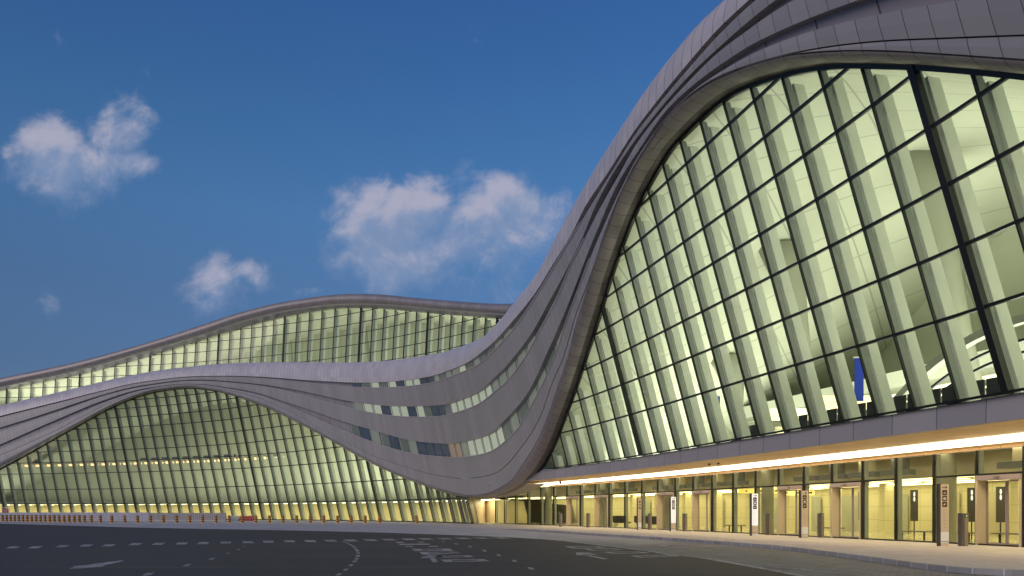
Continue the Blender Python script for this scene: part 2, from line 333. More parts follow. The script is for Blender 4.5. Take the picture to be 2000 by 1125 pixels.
pv=[gnd(x,y,RZ+.004) for x,y in asp]+[np.array([14,6,RZ+.004]),np.array([40,6,RZ+.004]),np.array([40,21,RZ+.004])]
kk=np.c_[KT+kn*.03*sgn,np.full(len(KT),RZ+.004)];kk=kk[kk[:,1]>0]
pv+=list(kk[::-1])
poly('paver_strip',[tuple(p) for p in pv],m_pavers)
# painted markings, each row one painted pattern
def quads(name,L,z=RZ+.008,mat=None,label=None):
    mb=MB()
    for q in L:
        P=[gnd(x,y,z) for x,y in q];a,b,c=[Vector(p) for p in P[:3]]
        if (b-a).cross(c-a).z<0:P=P[::-1]
        mb.add(P,[tuple(range(len(P)))])
    return mb.build(name,mat or m_paint,kind='structure')
bc=[(-20,1070),(25,1069.2),(69,1068.7),(122.5,1066.5),(168,1065.5),(212.5,1065),(265,1062.7),(310,1062),(355,1061.5),(397,1060.7),(441,1059.7),(484,1059),(524,1057.9),(565.5,1057.3),(606,1056.8),(646,1056),(684.6,1055.4),(723,1054.7),(760,1054),(799,1053.2),(832,1052.6),(869,1052),(904,1051.5),(942,1051),(978,1050.7)]
L=[]
for x,y in bc:
    k=np.interp(x,[0,265,484,600,800,980],[-5.5,-4.5,0,2.2,5.2,10]);w=np.interp(x,[0,300,500,980],[10,10.,10,12]);hh=np.interp(x,[0,400,700,980],[2.1,2.0,1.7,1.1])
    L.append([(x-w-k,y-hh),(x+w-k,y-hh),(x+w+k,y+hh),(x-w+k,y+hh)])
quads('zebra_blocks',L)
def Z(l,ox,oy,s):return [(ox+x/s,oy+y/s) for x,y in l]
cd=Z([(1480,322),(1525,340),(1562,358),(1595,376),(1620,397),(1638,418),(1655,440),(1665,468),(1660,503),(1642,541),(1617,577),(1570,625),(1505,683),(1415,745),(1290,830)],450,1010,6.667)
L=[]
for i,(x,y) in enumerate(cd):
    k=np.interp(i,[0,4,7,9,14],[1.5,1.,0,-1,-4]);w=np.interp(i,[0,14],[2.6,4.6]);hh=np.interp(i,[0,14],[.8,2.])
    L.append([(x-w-k,y-hh),(x+w-k,y-hh),(x+w+k,y+hh),(x-w+k,y+hh)])
quads('curved_dashed_line',L)
L=[]
for x,y,w in [(496,1060.5,3),(477.5,1067.3,3.4),(465.5,1073.3,4),(446,1080.5,5),(414,1091.3,7.),(365.5,1103.5,9),(290,1121,13)]:
    L.append([(x-w*.3,y-w*.17),(x+w,y-w*.3),(x+w*.3,y+w*.17),(x-w,y+w*.3)])
quads('dashed_lane_line',L)
L=[]
for x,y,w in [(865.5,1057.6,3),(891,1062.2,4),(918.3,1067.7,5),(946,1075.5,5.4),(974.7,1084.5,5.8),(1004.5,1095.5,6.5),(1037,1110,7.5),(1085,1131,9)]:
    L.append([(x-w,y-w*.28),(x+w*.2,y-w*.28),(x+w,y+w*.28),(x-w*.2,y+w*.28)])
quads('dashed_lane_line',L)
quads('road_arrow',[[(133.5,1111.4),(147,1105.4),(163,1104),(237,1094.4),(243,1095.4),(206,1103.7),(200,1106.3),(152,1110.3)]])
zz=lambda l:Z(l,750,1010,6.667)
quads('road_arrow',[zz([(470,533),(585,493),(775,510),(770,520),(655,522),(700,582),(635,587),(590,527)])])
def ring(a,b,c,d,t=.30,e=.22):
    """hollow painted bar; corners clockwise from far left"""
    a,b,c,d=[np.array(p,float) for p in (a,b,c,d)]
    f=lambda s,r:tuple((a*(1-s)+b*s)*(1-r)+(d*(1-s)+c*s)*r)
    return [[f(0,0),f(1,0),f(1,t),f(0,t)],[f(0,1-t),f(1,1-t),f(1,1),f(0,1)],[f(0,t),f(e,t),f(e,1-t),f(0,1-t)],[f(1-e,t),f(1,t),f(1,1-t),f(1-e,1-t)]]
L=[]
for q in [[(155,323),(255,323),(268,335),(168,335)],[(440,320),(525,320),(530,331),(447,331)],[(190,346),(590,345),(600,357),(205,361)],[(275,375),(370,375),(380,386),(285,386)],[(590,373),(705,373),(700,386),(575,386)]]:L.append(zz(q))
for q in [[(360,413),(850,411),(910,437),(405,443)],[(460,455),(940,450),(1000,472),(500,488)],[(690,505),(1110,495),(1172,520),(690,526)],[(732,553),(1290,545),(1380,573),(790,584)]]:L+=ring(*zz(q))
quads('road_lettering',L)
z4=lambda l:Z(l,1050,1010,4.)
L=[]
for q in [[(200,230),(430,225),(540,238),(290,245)],[(350,246),(570,242),(690,256),(430,262)],[(515,272),(770,267),(880,279),(590,286)],[(725,302),(1020,294),(1115,305),(800,316)]]:L+=ring(*z4(q),t=.22,e=.12)
quads('road_lettering',L)
quads('road_arrow',[z4([(300,276),(395,278),(470,293),(405,297),(550,325),(518,328),(365,299),(305,297)])])
quads('edge_line',[z4([(0,161),(180,150),(330,150),(150,158)]),z4([(1250,316),(1340,318),(2000,438),(2600,556),(2560,562),(1980,450),(1800,414)])],z=RZ+.012)
quads('edge_line',[z4([(230,188),(460,214),(740,246),(905,268),(1050,294),(1170,303),(1160,306),(1030,297),(890,271),(730,250),(450,217),(226,191)]),z4([(1600,366),(2000,398),(2600,460),(2600,464),(1990,403),(1620,372)])],z=RZ+.012)
quads('worn_paint',[z4([(890,212),(1020,222),(1000,225),(885,216)]),z4([(1060,230),(1180,238),(1160,242),(1050,233)]),z4([(1200,248),(1360,256),(1340,260),(1190,252)])],z=RZ+.012)
# ------------------------------------------------------------------ terminal roof-and-wall sweep: traced lines k -> height along the wall
def zz_line(pts,dl,lean=Lv,sig=6,plan=Gp,lo=None,hi=None):
    h=[plan.hit(x,y,dl,lean) for x,y in pts];h=sorted([p for p in h if p]);s=np.array([p[0] for p in h]);z=np.array([p[1] for p in h])
    keep=np.r_[True,np.diff(s)>.25];s,z=s[keep],z[keep]
    h_=np.diff(s);dd=np.diff(z)/h_;m=np.zeros(len(s));m[0],m[-1]=dd[0],dd[-1]
    for q in range(1,len(s)-1):
        if dd[q-1]*dd[q]>0:
            w1,w2=2*h_[q]+h_[q-1],h_[q]+2*h_[q-1];m[q]=(w1+w2)/(w1/dd[q-1]+w2/dd[q])
        else:m[q]=(dd[q-1]*h_[q]+dd[q]*h_[q-1])/(h_[q]+h_[q-1])*.5
    ix=np.clip(np.searchsorted(s,plan.S)-1,0,len(s)-2);t=np.clip((plan.S-s[ix])/h_[ix],0,1)
    Z_=(2*t**3-3*t**2+1)*z[ix]+(t**3-2*t**2+t)*h_[ix]*m[ix]+(-2*t**3+3*t**2)*z[ix+1]+(t**3-t**2)*h_[ix]*m[ix+1]
    i=plan.S<s[0];Z_[i]=z[0]+(plan.S[i]-s[0])*np.clip((z[2]-z[0])/(s[2]-s[0]),-.1,.6)*.6
    i=plan.S>s[-1];Z_[i]=z[-1]+(plan.S[i]-s[-1])*(z[-1]-z[-3])/(s[-1]-s[-3])
    def sm(A,sig):
        k=np.exp(-.5*(np.arange(-30,31)/sig)**2);k/=k.sum();return np.convolve(np.pad(A,30,mode='edge'),k,'valid')
    f=np.clip((plan.S-78)/25,0,1);return sm(Z_,2.2)*(1-f)+sm(Z_,sig+3)*f
D=1.25
TR={
0:[(-120,824),(0,792),(80,774),(160,755),(240,736),(320,722),(400,713),(500,708),(560,707.5),(704,707.5),(760,704),(832,694),(880,684),(920,669),(960,646),(988,616),(1000,599),(1024,570),(1040,550),(1070,505),(1100,443),(1145,365),(1190,292),(1235,223),(1280,157),(1325,99),(1370,45),(1415,4),(1470,-45),(1540,-98),(1650,-148),(1800,-190),(2000,-222),(2300,-240)],
1:[(-120,845),(0,812.5),(131,780),(200,762.7),(275,746),(350,736.5),(425,734),(514,736),(592,742),(650,745.5),(700,747.5),(750,746),(817,739),(875,724),(925,700),(960,672),(1000,628),(1044,574),(1078,519),(1118,454),(1144,401),(1189,334),(1250,240),(1317,155),(1383,77),(1450,11),(1540,-60),(1650,-112),(1800,-158),(2000,-193),(2300,-213)],
2:[(-120,849),(0,816.5),(131,783),(200,765),(275,748),(350,738.5),(425,736),(514,739),(592,747),(675,755),(750,757),(812,752.5),(875,737.5),(912,722.5),(950,700),(1000,645.5),(1031,602),(1067,545.5),(1100,490),(1156,397),(1200,326),(1250,248),(1317,165),(1383,89),(1450,21),(1545,-52),(1655,-105),(1800,-150),(2000,-185),(2300,-206)],
3:[(-120,868),(0,835),(80,810),(171,780),(200,771),(275,753),(350,743),(395,741.4),(440,744),(521,752),(600,766),(675,782.5),(750,792.5),(825,793),(887,785),(937,762.5),(982,722.7),(1002,699),(1040,648),(1073,588),(1107,525.5),(1142,454),(1156,417),(1200,334),(1250,261),(1317,179),(1357,136),(1397,99),(1448,53),(1512,1.5),(1570,-35),(1650,-75),(1750,-112),(2000,-165),(2300,-190)],
4:[(-120,880),(0,845),(76,818.7),(133,798.7),(200,774),(275,756),(350,745.5),(395,744),(440,747),(503,753),(557,763.5),(610,778),(675,795),(750,810),(825,814.5),(875,810),(925,794),(982,752),(1024,699),(1055,643),(1089,579),(1115,517),(1148,452),(1167,414),(1207,343),(1250,269),(1303,203),(1357,145),(1402,101),(1445,69),(1506,25),(1548,0),(1620,-35),(1750,-82),(2000,-128),(2300,-160)],
5:[(-120,915),(0,868),(100,824),(207,780),(275,760),(335,751),(380,749.5),(440,756),(503,767),(557,785),(610,802),(662,821),(725,839),(800,860),(850,865.5),(900,864),(950,850),(982,824),(1017,787),(1049,733),(1064,699),(1093,634),(1120,568),(1146,499),(1167,448),(1211,350),(1250,289),(1303,213),(1357,163),(1410,124),(1460,91),(1525,59),(1596,29),(1672,1.5),(1750,-25),(1850,-52),(2000,-85),(2300,-125)],
6:[(-120,928),(0,879),(107,834),(207,786),(275,763),(335,752.6),(380,751),(440,758.5),(503,771.5),(557,791),(610,814),(662,837.5),(725,862.5),(800,885),(850,891),(912,892),(950,885),(1000,850),(1050,767.5),(1082,699),(1107,623),(1129,565.5),(1153,501),(1176,446),(1220,352),(1250,297),(1311,217),(1357,173),(1405,141),(1457,110),(1521,82),(1599,56),(1700,31),(1798,12),(1878,0),(2000,-24),(2300,-58)],
7:[(-120,940),(0,889),(107,842),(207,790),(275,765.5),(335,754.2),(380,752.4),(440,761),(503,776),(557,800),(610,828),(662,856),(725,889),(800,914),(842,926),(920,934),(962,926),(990,907),(1025,864),(1057,808),(1078,747),(1100,697),(1124,614),(1149,548),(1171,483),(1183,446),(1221,356),(1255,294),(1313,215),(1356,177),(1398,151),(1452,129),(1554,101),(1611,90.7),(1700,80),(1859,72.5),(2000,67),(2300,60)],
8:[(-120,958),(0,903),(80,863),(173,813.5),(215,791),(250,776.5),(300,761),(362,753.5),(400,756),(440,764),(500,783.5),(542,800.5),(585,822.5),(628,846),(670,868.5),(714,894.5),(799,933),(890,963),(920,967.5),(950,964),(982,949),(998,939),(1030,893),(1054,851),(1070,811),(1091,749),(1109,697),(1124,634),(1144,572),(1162,508),(1184,450),(1220,359),(1256,297),(1314,216),(1357,179),(1399,153),(1450,132),(1460,125.5),(1528,108),(1611,99),(1700,97),(1825,103),(1919,109.6),(2000,115),(2100,124),(2300,150)],
10:[(-120,980),(0,917.5),(33,900),(64,882.7),(101,861),(139,840),(177,818.7),(215,797),(251,782),(287,769.7),(324,762),(362,758),(400,760.5),(440,768),(462,774),(501,788.2),(542,805),(585,826.6),(628,849),(670,872),(714,898),(799,936.6),(890,967),(915,971),(950,973),(985,966),(1018,951),(1040,935),(1057,915),(1110,797),(1150,680),(1176,599),(1193,541),(1210,492),(1236,425),(1260,374),(1300,305),(1311,288),(1362,237),(1407,197),(1450,171),(1472,163),(1536,143),(1595,131),(1669,125.5),(1700,127),(1791,129),(1904,137.5),(2000,147),(2100,158),(2300,190)]}
ZC={k:zz_line(v,{10:0}.get(k,D) if k else D-1.6,sig=5) for k,v in TR.items()}
order=[0,1,2,3,4,5,6,7,8,10]
gap={2:.03,3:.05,4:.03,5:.05,6:.03,7:.04,8:.03,10:.05,1:.3}
for a,b in zip(order[:-1],order[1:]):ZC[b]=np.minimum(ZC[b],ZC[a]-gap[b])
zf=lambda k,s:np.interp(s,Gp.S,ZC[k])
T=emp('terminal_building',(6,70,0),'curved grey-panelled airport terminal with lit glass walls sweeping round the forecourt','building')
S=np.arange(6,Gp.len-1,.5)
def P(s,z,dl):return Gp.at(s,z,dl,Lv)
def seg(mb,rows,v0=0.,dv=0.,s=S,mi=0):mb.strip([P(s,z,d) for z,d in rows],us=s,v0=v0,dv=dv,mi=mi)
# roof plate and rolled upper edge
z0,z1=zf(0,S),zf(1,S)
mb=MB()
tt=np.linspace(0,1,9)*math.pi/2
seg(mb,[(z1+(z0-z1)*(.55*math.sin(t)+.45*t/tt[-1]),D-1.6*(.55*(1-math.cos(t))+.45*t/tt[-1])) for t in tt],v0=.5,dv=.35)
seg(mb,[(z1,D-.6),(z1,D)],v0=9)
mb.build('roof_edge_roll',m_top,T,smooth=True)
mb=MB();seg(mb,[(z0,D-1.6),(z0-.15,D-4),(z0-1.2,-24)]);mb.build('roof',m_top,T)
# cladding bands between the recessed window strips
for i,(a,b) in enumerate([(2,3),(4,5),(6,7),(7,8)]):
    mb=MB();za,zb=zf(a,S),zf(b,S)
    if a==7:za=za-.05
    seg(mb,[(za,D-.6),(za,D-.03)],v0=2*i+20)
    seg(mb,[(za,D-.03),(za*.5+zb*.5,D+.0),(zb,D)],v0=2*i)
    seg(mb,[(zb,D),(zb,D-.6)],v0=2*i+30)
    mb.build('cladding_band',m_clad,T)
    if a<7:
        st_=S[S>62];za_=zf(a,st_);mb=MB();seg(mb,[(za_+.005,D-.02),(za_+.04,D+.02),(za_-.04,D+.025)],s=st_);mb.build('pale_edge_line',m_edge_line,T)  # pale line puts the thin highlight on each band edge into the colour
# rolled lower edge and soffit return to the glass
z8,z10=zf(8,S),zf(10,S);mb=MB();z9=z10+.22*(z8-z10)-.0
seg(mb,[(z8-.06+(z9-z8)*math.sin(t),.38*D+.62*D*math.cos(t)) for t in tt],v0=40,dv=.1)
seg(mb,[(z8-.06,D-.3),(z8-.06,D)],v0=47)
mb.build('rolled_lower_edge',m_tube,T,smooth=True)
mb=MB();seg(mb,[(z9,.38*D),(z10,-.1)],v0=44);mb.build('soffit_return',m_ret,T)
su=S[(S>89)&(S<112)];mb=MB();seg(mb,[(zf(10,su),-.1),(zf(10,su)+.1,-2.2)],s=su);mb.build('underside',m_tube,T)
# recessed strips: solid infill and windows
WS0,WS1,WP=65.,141.5,2.8
def winmat(name,em,es,base=(.05,.06,.07)):
    m=M(name,base,.08,emit=em,es=es);return m
wm={'lit':winmat('window_lit',(.62,.68,.52),.50),'mid':winmat('window_half_lit',(.42,.46,.38),.30),'dim':winmat('window_dim',(.25,.29,.25),.22),
    'dark':winmat('window_dark',(.06,.08,.12),.35,(.03,.04,.06)),'warm':winmat('window_warm',(.45,.30,.22),.40)}
pat={1:'dmlmldLLddmmmm',3:'mlldlldlmddmllll',5:'mdmmdmmddddwwmllll'}
for bi,(a,b) in enumerate([(1,2),(3,4),(5,6)]):
    for lo,hi in ((S[0],WS0),(WS1+(-2.,-1.,1.5)[bi],S[-1])):
        s=S[(S>=lo-.6)&(S<=hi+.2)];mb=MB();dr=np.where(s<90,.32,.42);seg(mb,[(zf(a,s)+.3,D-dr),(zf(b,s)-.3,D-dr)],s=s,v0=50+bi);mb.build('recess_panel',m_rec,T)
    s=S[(S>=WS0-.6)&(S<=WS1+(-2.,-1.,1.5)[bi])];mb=MB();seg(mb,[(zf(a,s)+.3,D-.46),(zf(b,s)-.3,D-.46)],s=s);mb.build('window_reveal',m_gask,T)
    n=int((WS1-WS0)/WP)
    for k in range(n):
        s1=WS1+(-2.,-1.,1.5)[bi]-k*WP;s0=s1-WP+.14;ss=np.array([s0,(s0+s1)/2,s1])
        za,zb=zf(a,ss),zf(b,ss)
        if (za-zb).max()<.12:continue
        pk=pat[a];c=pk[k] if k<len(pk) else random.choice('lmmm')
        if s1<88:c='m'
        mt=wm[{'l':'lit','L':'lit','m':'mid','d':'dark','w':'warm'}[c] if not(c=='m' and random.random()<.35) else 'dim']
        mb=MB();seg(mb,[(za+.1,D-.40),(zb-.1,D-.40)],s=ss);o=mb.build('window',mt,T)
        f=MB();ring_=lambda sv:[P([sv],zf(a,[sv])+.1,D-.39)[0],P([sv],zf(b,[sv])-.1,D-.39)[0],P([sv+.28],zf(b,[sv+.28])-.1,D-.36)[0],P([sv+.28],zf(a,[sv+.28])+.1,D-.36)[0]]
        if c in 'lmLw':f.add(ring_(s1-.55),[(0,1,2,3)]);f.build('jamb',m_fing,o)
# ------------------------------------------------------------------ curtain walls
def box_rib(mb,plan,lean,s,z0,z1,d0,d1,w,mi=0,n=1):
    rings=[]
    for z in np.linspace(z0,z1,n+1):
        a=plan.at([s-w/2,s+w/2,s+w/2,s-w/2],[z]*4,[d0,d0,d1,d1],lean);rings.append(a)
    mb.beam(rings,mi)
def transom(mb,plan,lean,s0,s1,z,hh,d0,d1):
    n=max(2,int((s1-s0)/2)+1);rings=[]
    for s in np.linspace(s0,s1,n):
        rings.append(plan.at([s]*4,[z-hh/2,z+hh/2,z+hh/2,z-hh/2],[d0,d0,d1,d1],lean))
    mb.beam(rings)
def curtain(plan,lean,dl,smin,smax,zb,ztop,mulls,heavy,levels,glass,label=None,parent=T,mw=.07,hw=.2,tw=.08,rib=True,rd=(.3,.85,1.25,2.4),pale=m_fin,grey=m_fing,pw=.35,prim='curtain_wall',steel=False):
    s=np.arange(smin,smax,.5);mb=MB();zt=ztop(s)
    mb.strip([plan.at(s,zb,dl,lean),plan.at(s,np.maximum(zt+.15,zb+.01),dl,lean)],us=s);cw=mb.build(prim,glass,parent,label=label)
    for sm in mulls:
        zt=float(ztop(sm))
        if zt-zb<.4:continue
        w=hw if sm in heavy else mw
        mb=MB();box_rib(mb,plan,lean,sm,zb,zt+.15,dl+(.10 if sm in heavy else .04),dl-(.15 if sm in heavy else .07),w);mb.build('mullion',m_dark,cw)
        if rib:
            mb=MB();box_rib(mb,plan,lean,sm+.02,zb,zt-.1,dl-rd[0],dl-rd[1],.10);mb.build('inner_post',grey,cw)
            if steel:
                mb=MB();box_rib(mb,plan,lean,sm+.03,zb,zt-.25,dl-rd[1]-.02,dl-rd[1]-.06,.05);mb.build('steel_rod',m_steel,cw)
            if zt-zb>1.2:
                mb=MB();box_rib(mb,plan,lean,sm,zb,zt-.35,dl-rd[2],dl-rd[3],pw);mb.build('pale_rib',pale,cw)
    for z in levels:
        ok=ztop(s)>z-.15;i=0
        while i<len(s):
            if ok[i]:
                j=i
                while j+1<len(s) and ok[j+1]:j+=1
                if s[j]-s[i]>1:
                    mb=MB();transom(mb,plan,lean,s[i],s[j],z,tw,dl+.03,dl-.07);mb.build('transom',m_dark,cw)
                i=j+1
            else:i+=1
    return cw
zt10=lambda s:np.interp(s,Gp.S,ZC[10])
hR=[36.7,65.0]
mR=[12.7,14.7,16.7,18.7,20.7,22.7,24.7,26.7,28.7,30.7,32.7,34.7,36.7,38.7,40.7,42.7,44.7,46.75,48.85,50.95,53.1,55.3,57.55,59.95,62.45,65.0,67.5,70.1,72.7,75.4,78.1,80.8,83.3]
cwR=curtain(Gp,Lv,0,9,85.5,5.3,zt10,mR,hR,[8.12,10.2,12.2,14.15,16.0,17.75,19.4],m_glass,'tall leaning glass wall above the entrance canopy',mw=.065,hw=.26,tw=.10,rd=(.08,.34,.42,.9),steel=True,pw=.2)
mL=[176.7-35.0/12*k for k in range(-30,13)]
mL=sorted([141.7+35.0/12*k for k in range(0,46)]+[141.7-3.2*k for k in range(1,10)])
hL=[s for s in mL if min(abs(s-h) for h in (106.5,141.7,176.7,211.7,246.7))<.5]
cwL=curtain(Gp,Lv,0,111.5,278,.12,zt10,mL,hL,[3.3,6.4,9.85,12.25,14.6,16.95,19.3,21.4,23.2,24.85],m_glass,'low arched glass wall behind the striped bollards',mw=.11,hw=.26,tw=.15,rd=(.14,.5,.6,1.05),pw=.14,grey=m_post,pale=m_finL)
def rim(plan,lean,dl,smin,smax,ztop,parent,w=.10):
    s_=np.arange(smin,smax,.5);zt=ztop(s_);g=np.gradient(zt,s_);k=w*np.sqrt(1+g*g);mb=MB()
    mb.beam([plan.at([a]*4,[z-q,z+q*.3,z+q*.3,z-q],[dl+.06,dl+.06,dl-.12,dl-.12],lean) for a,z,q in zip(s_,zt,k)]);mb.build('perimeter_frame',m_dark,parent)
rim(Gp,Lv,0,9,85.5,zt10,cwR,.13);rim(Gp,Lv,0,111.5,278,zt10,cwL,.09)
# sills
mb=MB();s=np.arange(9,86.5,.5);mb.strip([P(s,5.37,.14),P(s,5.37,-.3)],us=s);mb.strip([P(s,5.28,.14),P(s,5.37,.14)],us=s);mb.build('sill',m_dark,T)
mb=MB();s=np.arange(111.5,278,.5);mb.strip([P(s,0,.12),P(s,.16,.12),P(s,.16,-.3)],us=s);mb.build('sill',m_dark,T)
zo_=Gp.hit(100,909,-2.2,Lv)[1]
# halls behind the glass
def hall(plan,lean,dl,depth,s0,s1,zfl,ztop,drop,mc,mbk,slabs=(),pre='hall'):
    s=np.arange(s0,s1,1.);zt=ztop(s);zfl_=np.minimum(zfl,zt-.05)
    mb=MB();mb.strip([plan.at(s,zt+.02,dl-.12,lean),plan.at(s,np.maximum(zt-drop*.5,zfl_),dl-depth*.5,lean),plan.at(s,np.maximum(zt-drop,zfl_),dl-depth,lean)],us=s);mb.build('hall_ceiling',mc,T)
    mb=MB();mb.strip([plan.at(s,zfl_,dl-depth,lean),plan.at(s,np.maximum(zt-drop,zfl_),dl-depth,lean)],us=s);mb.build('hall_wall',mbk,T)
    mb=MB();mb.strip([plan.at(s,zfl_,dl-.2,lean),plan.at(s,zfl_,dl-depth,lean)],us=s);mb.strip([plan.at(s,zfl_-.3,dl-.2,lean),plan.at(s,zfl_-.3,dl-depth,lean)],us=s);mb.build('hall_floor',m_slab,T)
    for z,d0,d1,a,b in slabs:
        ss=np.arange(a,b,1.);mb=MB();mb.strip([plan.at(ss,z,dl-d1,lean),plan.at(ss,z,dl-d0,lean),plan.at(ss,z+.5,dl-d0,lean),plan.at(ss,z+.5,dl-d1,lean)],us=ss);mb.build('gallery_floor',m_slab,T)
hall(Gp,Lv,0,23.5,9,84.9,5.2,zt10,1.2,m_ceil,m_back)
hall(Gp,Lv,0,14,111.5,278,.06,zt10,1.0,m_ceilLo,m_backL,[(3.15,2.3,13.9,112,277),(zo_+.25,3.6,5.2,172,277)])
for sv,d,zb in ((9.2,23.5,5.3),):
    z=zt10(sv);mesh('hall_wall',P([sv]*4,[zb,zb,z,z],[0,-d,-d,0]),[(0,1,2,3)],m_back,T)
# upper hall: gallery, tapering columns, curved balustrade
ss=np.arange(12,80,1.);gz=9.4
mb=MB();mb.strip([P(ss,gz,-23.4),P(ss,gz,-15),P(ss,gz+.9,-14.8),P(ss,gz+.9,-15.1)],us=ss);mb.build('gallery',m_slab,T)
mb=MB();mb.strip([P(ss,gz-.03,-17),P(ss,gz-.03,-18)]);mb.strip([P(ss,gz-.03,-20),P(ss,gz-.03,-20.6)]);mb.build('ceiling_light',emis('gallery_light',(1.,.88,.55),2.5),T)
m_bal=M('pale_balustrade',(.42,.43,.35),.4)
for k,(sc0,dd) in enumerate(((20,-9),(29,-11),(38,-9),(48,-11),(58,-9),(68,-10))):
    mb=MB();zt_=float(zt10(sc0))-.5;rings=[]
    for t in np.linspace(0,1,9):
        w=.35+.75*t**3;z=5.25+(zt_-5.25)*t;c=P([sc0+.5*t],[z],[dd-1.5*t])[0]
        rings.append([(c[0]+w*math.cos(a)*(1+.5*t),c[1]+w*math.sin(a),c[2]) for a in np.linspace(0,2*math.pi,13)[:-1]])
    mb.beam(rings);mb.build('tapering_column',m_bal,T,smooth=True)
for k,(sa,sb,dd,zt_) in enumerate(((33,50,-5.5,3.6),(14,31,-6.5,4.6))):
    for q,(o,w,mt) in enumerate(((0,.16,m_bal),(-.75,.05,m_dark),(-1.2,.05,m_dark))):
        rings=[]
        for t in np.linspace(0,1,25):
            z=5.3+zt_*math.sin(math.pi*min(t*.85,.5)) +o*(1 if t>.02 else 0);z=max(z,5.1);c=P([sb+(sa-sb)*t],[z],[dd])[0]
            rings.append([(c[0]+a,c[1]+b*.5,c[2]+b) for a,b in ((-w,-w),(w,-w),(w,w),(-w,w))])
        mb=MB();mb.beam(rings);mb.build('balustrade' if q==0 else 'handrail',mt,T)
def area(name,loc,sx,sy,power,col,rot=(0,0,0)):
    l=bpy.data.lights.new(name,'AREA');l.shape='RECTANGLE';l.size=sx;l.size_y=sy;l.energy=power;l.color=col;o=bpy.data.objects.new(name,l);C.objects.link(o);o.location=loc;o.rotation_euler=rot;return o
def uplight(plan,lean,s,dl,z,sx,sy,power,col,up=True):
    a=plan.at([s-1,s+1],[z,z],[dl,dl],lean);d=a[1]-a[0];rz=math.atan2(d[1],d[0])
    area('uplight',tuple(a.mean(0)),sx,sy,power,col,(math.pi if up else 0,0,rz if not up else rz))
GC=(.98,1.,.85)
for s,p in ((16,1050),(29,1500),(42,1700),(55,1750),(68,1400),(77,600)):uplight(Gp,Lv,s,-9,5.6,10,9,p,GC)
for s,p in ((118,120),(131,450),(146,900),(161,1050),(176,800),(191,600),(206,450),(221,340),(236,270),(251,200)):uplight(Gp,Lv,s,-6.5,3.75,12,6,p*2.4,GC)
s=np.arange(112,277,1.)
mb=MB();mb.strip([P(s,.06,-7.5),P(s,3.15,-7.5)],us=s);mb.build('lower_hall_wall',M('lower_wall',(.70,.62,.38),.5),T)
mb=MB();mb.strip([P(s,3.1,-3.6),P(s,3.1,-4.4)],us=s);mb.build('ceiling_light',emis('lower_light',(1.,.84,.46),15.),T)
h1,h2=Gp.hit(275,897,-2.6,Lv),Gp.hit(460,889.5,-2.6,Lv);s=np.linspace(h1[0],h2[0],20);zz_=np.linspace(h1[1],h2[1],20)
mb=MB();mb.beam([Gp.at([a]*4,[z-.28,z+.28,z+.28,z-.28],[-2.5,-2.5,-2.8,-2.8],Lv) for a,z in zip(s,zz_)]);mb.build('gallery_beam',M('blue_grey_beam',(.10,.12,.17),.5),T)
# light troughs under the left gallery and orange lights of the upper gallery
zo=Gp.hit(100,909,-2.2,Lv)[1]-.2
for z,dl,a,b,st,ln,hh,mt in ((3.02,-3.2,114,276,2.92,1.6,.12,m_white_l),(zo,-2.2,175,262,2.92,1.9,.42,m_orange)):
    mb=MB();s=a
    while s<b:
        rings=[Gp.at([q]*4,[z,z+hh,z+hh,z],[dl,dl,dl-.3,dl-.3],Lv) for q in (s,s+ln)];mb.beam(rings);s+=st
    mb.build('light_trough',mt,T)
# ------------------------------------------------------------------ canopy
def Eq(s,z,d):return Ep.at(s,z,d,L0)
se=np.arange(4,102,.5);zf0,zf1=4.45,5.27;WF=7.6
mb=MB();mb.strip([Eq(se,zf0,WF+.02),Eq(se,zf1,WF),Eq(se,zf1+.02,WF-.3)],us=se);mb.strip([Eq(se,zf0,WF+.02),Eq(se,zf0,WF-.2)],us=se);mb.build('canopy_fascia',m_fascia,T)
mb=MB();mb.strip([Eq(se,zf0+.02,WF-.1),Eq(se,4.53,5.),Eq(se,4.62,2.15)],us=se,dv=2.2);mb.strip([Eq(se,4.56,.92),Eq(se,4.42,.08)],us=se,v0=5);mb.strip([Eq(se,4.30,.08),Eq(se,4.42,.08)],us=se,v0=5);mb.build('canopy_soffit',m_wood,T)
mb=MB();mb.strip([Eq(se,4.63,2.15),Eq(se,4.46,2.05),Eq(se,4.43,1.0),Eq(se,4.56,.92)],us=se);mb.build('light_strip',m_strip,T)
mb=MB();mb.strip([Eq(se,5.15,7.4),Eq(se,5.15,0)],us=se);mb.build('canopy_deck',m_slab,T)
# ------------------------------------------------------------------ entrance front
epx=[949.5,967.5,985,1006.5,1030.5,1056,1081,1107,1133,1162,1189,1220,1253,1284,1318,1353,1390,1431,1475,1520,1569,1624,1684,1749,1823.5,1906.6,1999.5]
es=[Ep.hit(x,1000)[0] for x in epx];step=es[-2]-es[-1]
while es[-1]-step>6:es.append(es[-1]-step)
doors={7,9,13,15,19,21,25}
mb=MB();hb=MB()
EG=[]
for i in range(len(es)-1):
    a,b=es[i],es[i+1]
    if i==0:continue
    zb=3.15 if i in doors else .06
    mb.strip([Eq([a-.0,b+.0],zb,0),Eq([a,b],4.32,0)])
eg=mb.build('entrance_glazing',m_glassE,T)
for i,s in enumerate(es):
    mb=MB();box_rib(mb,Ep,L0,s,.0,4.36,.05,-.09,.07);mb.build('mullion',m_dark,eg)
    if i>0:
        mb=MB();box_rib(mb,Ep,L0,s-.02,.0,4.3,-.14,-.36,.09);mb.build('inner_post',m_fing,eg)
for i in range(6,len(es)-1):
    if i in (23,):continue
    mb=MB();transom(mb,Ep,L0,es[i+1]+.04,es[i]-.04,3.19,.09,.06,-.12);mb.build('transom',m_dark,eg)
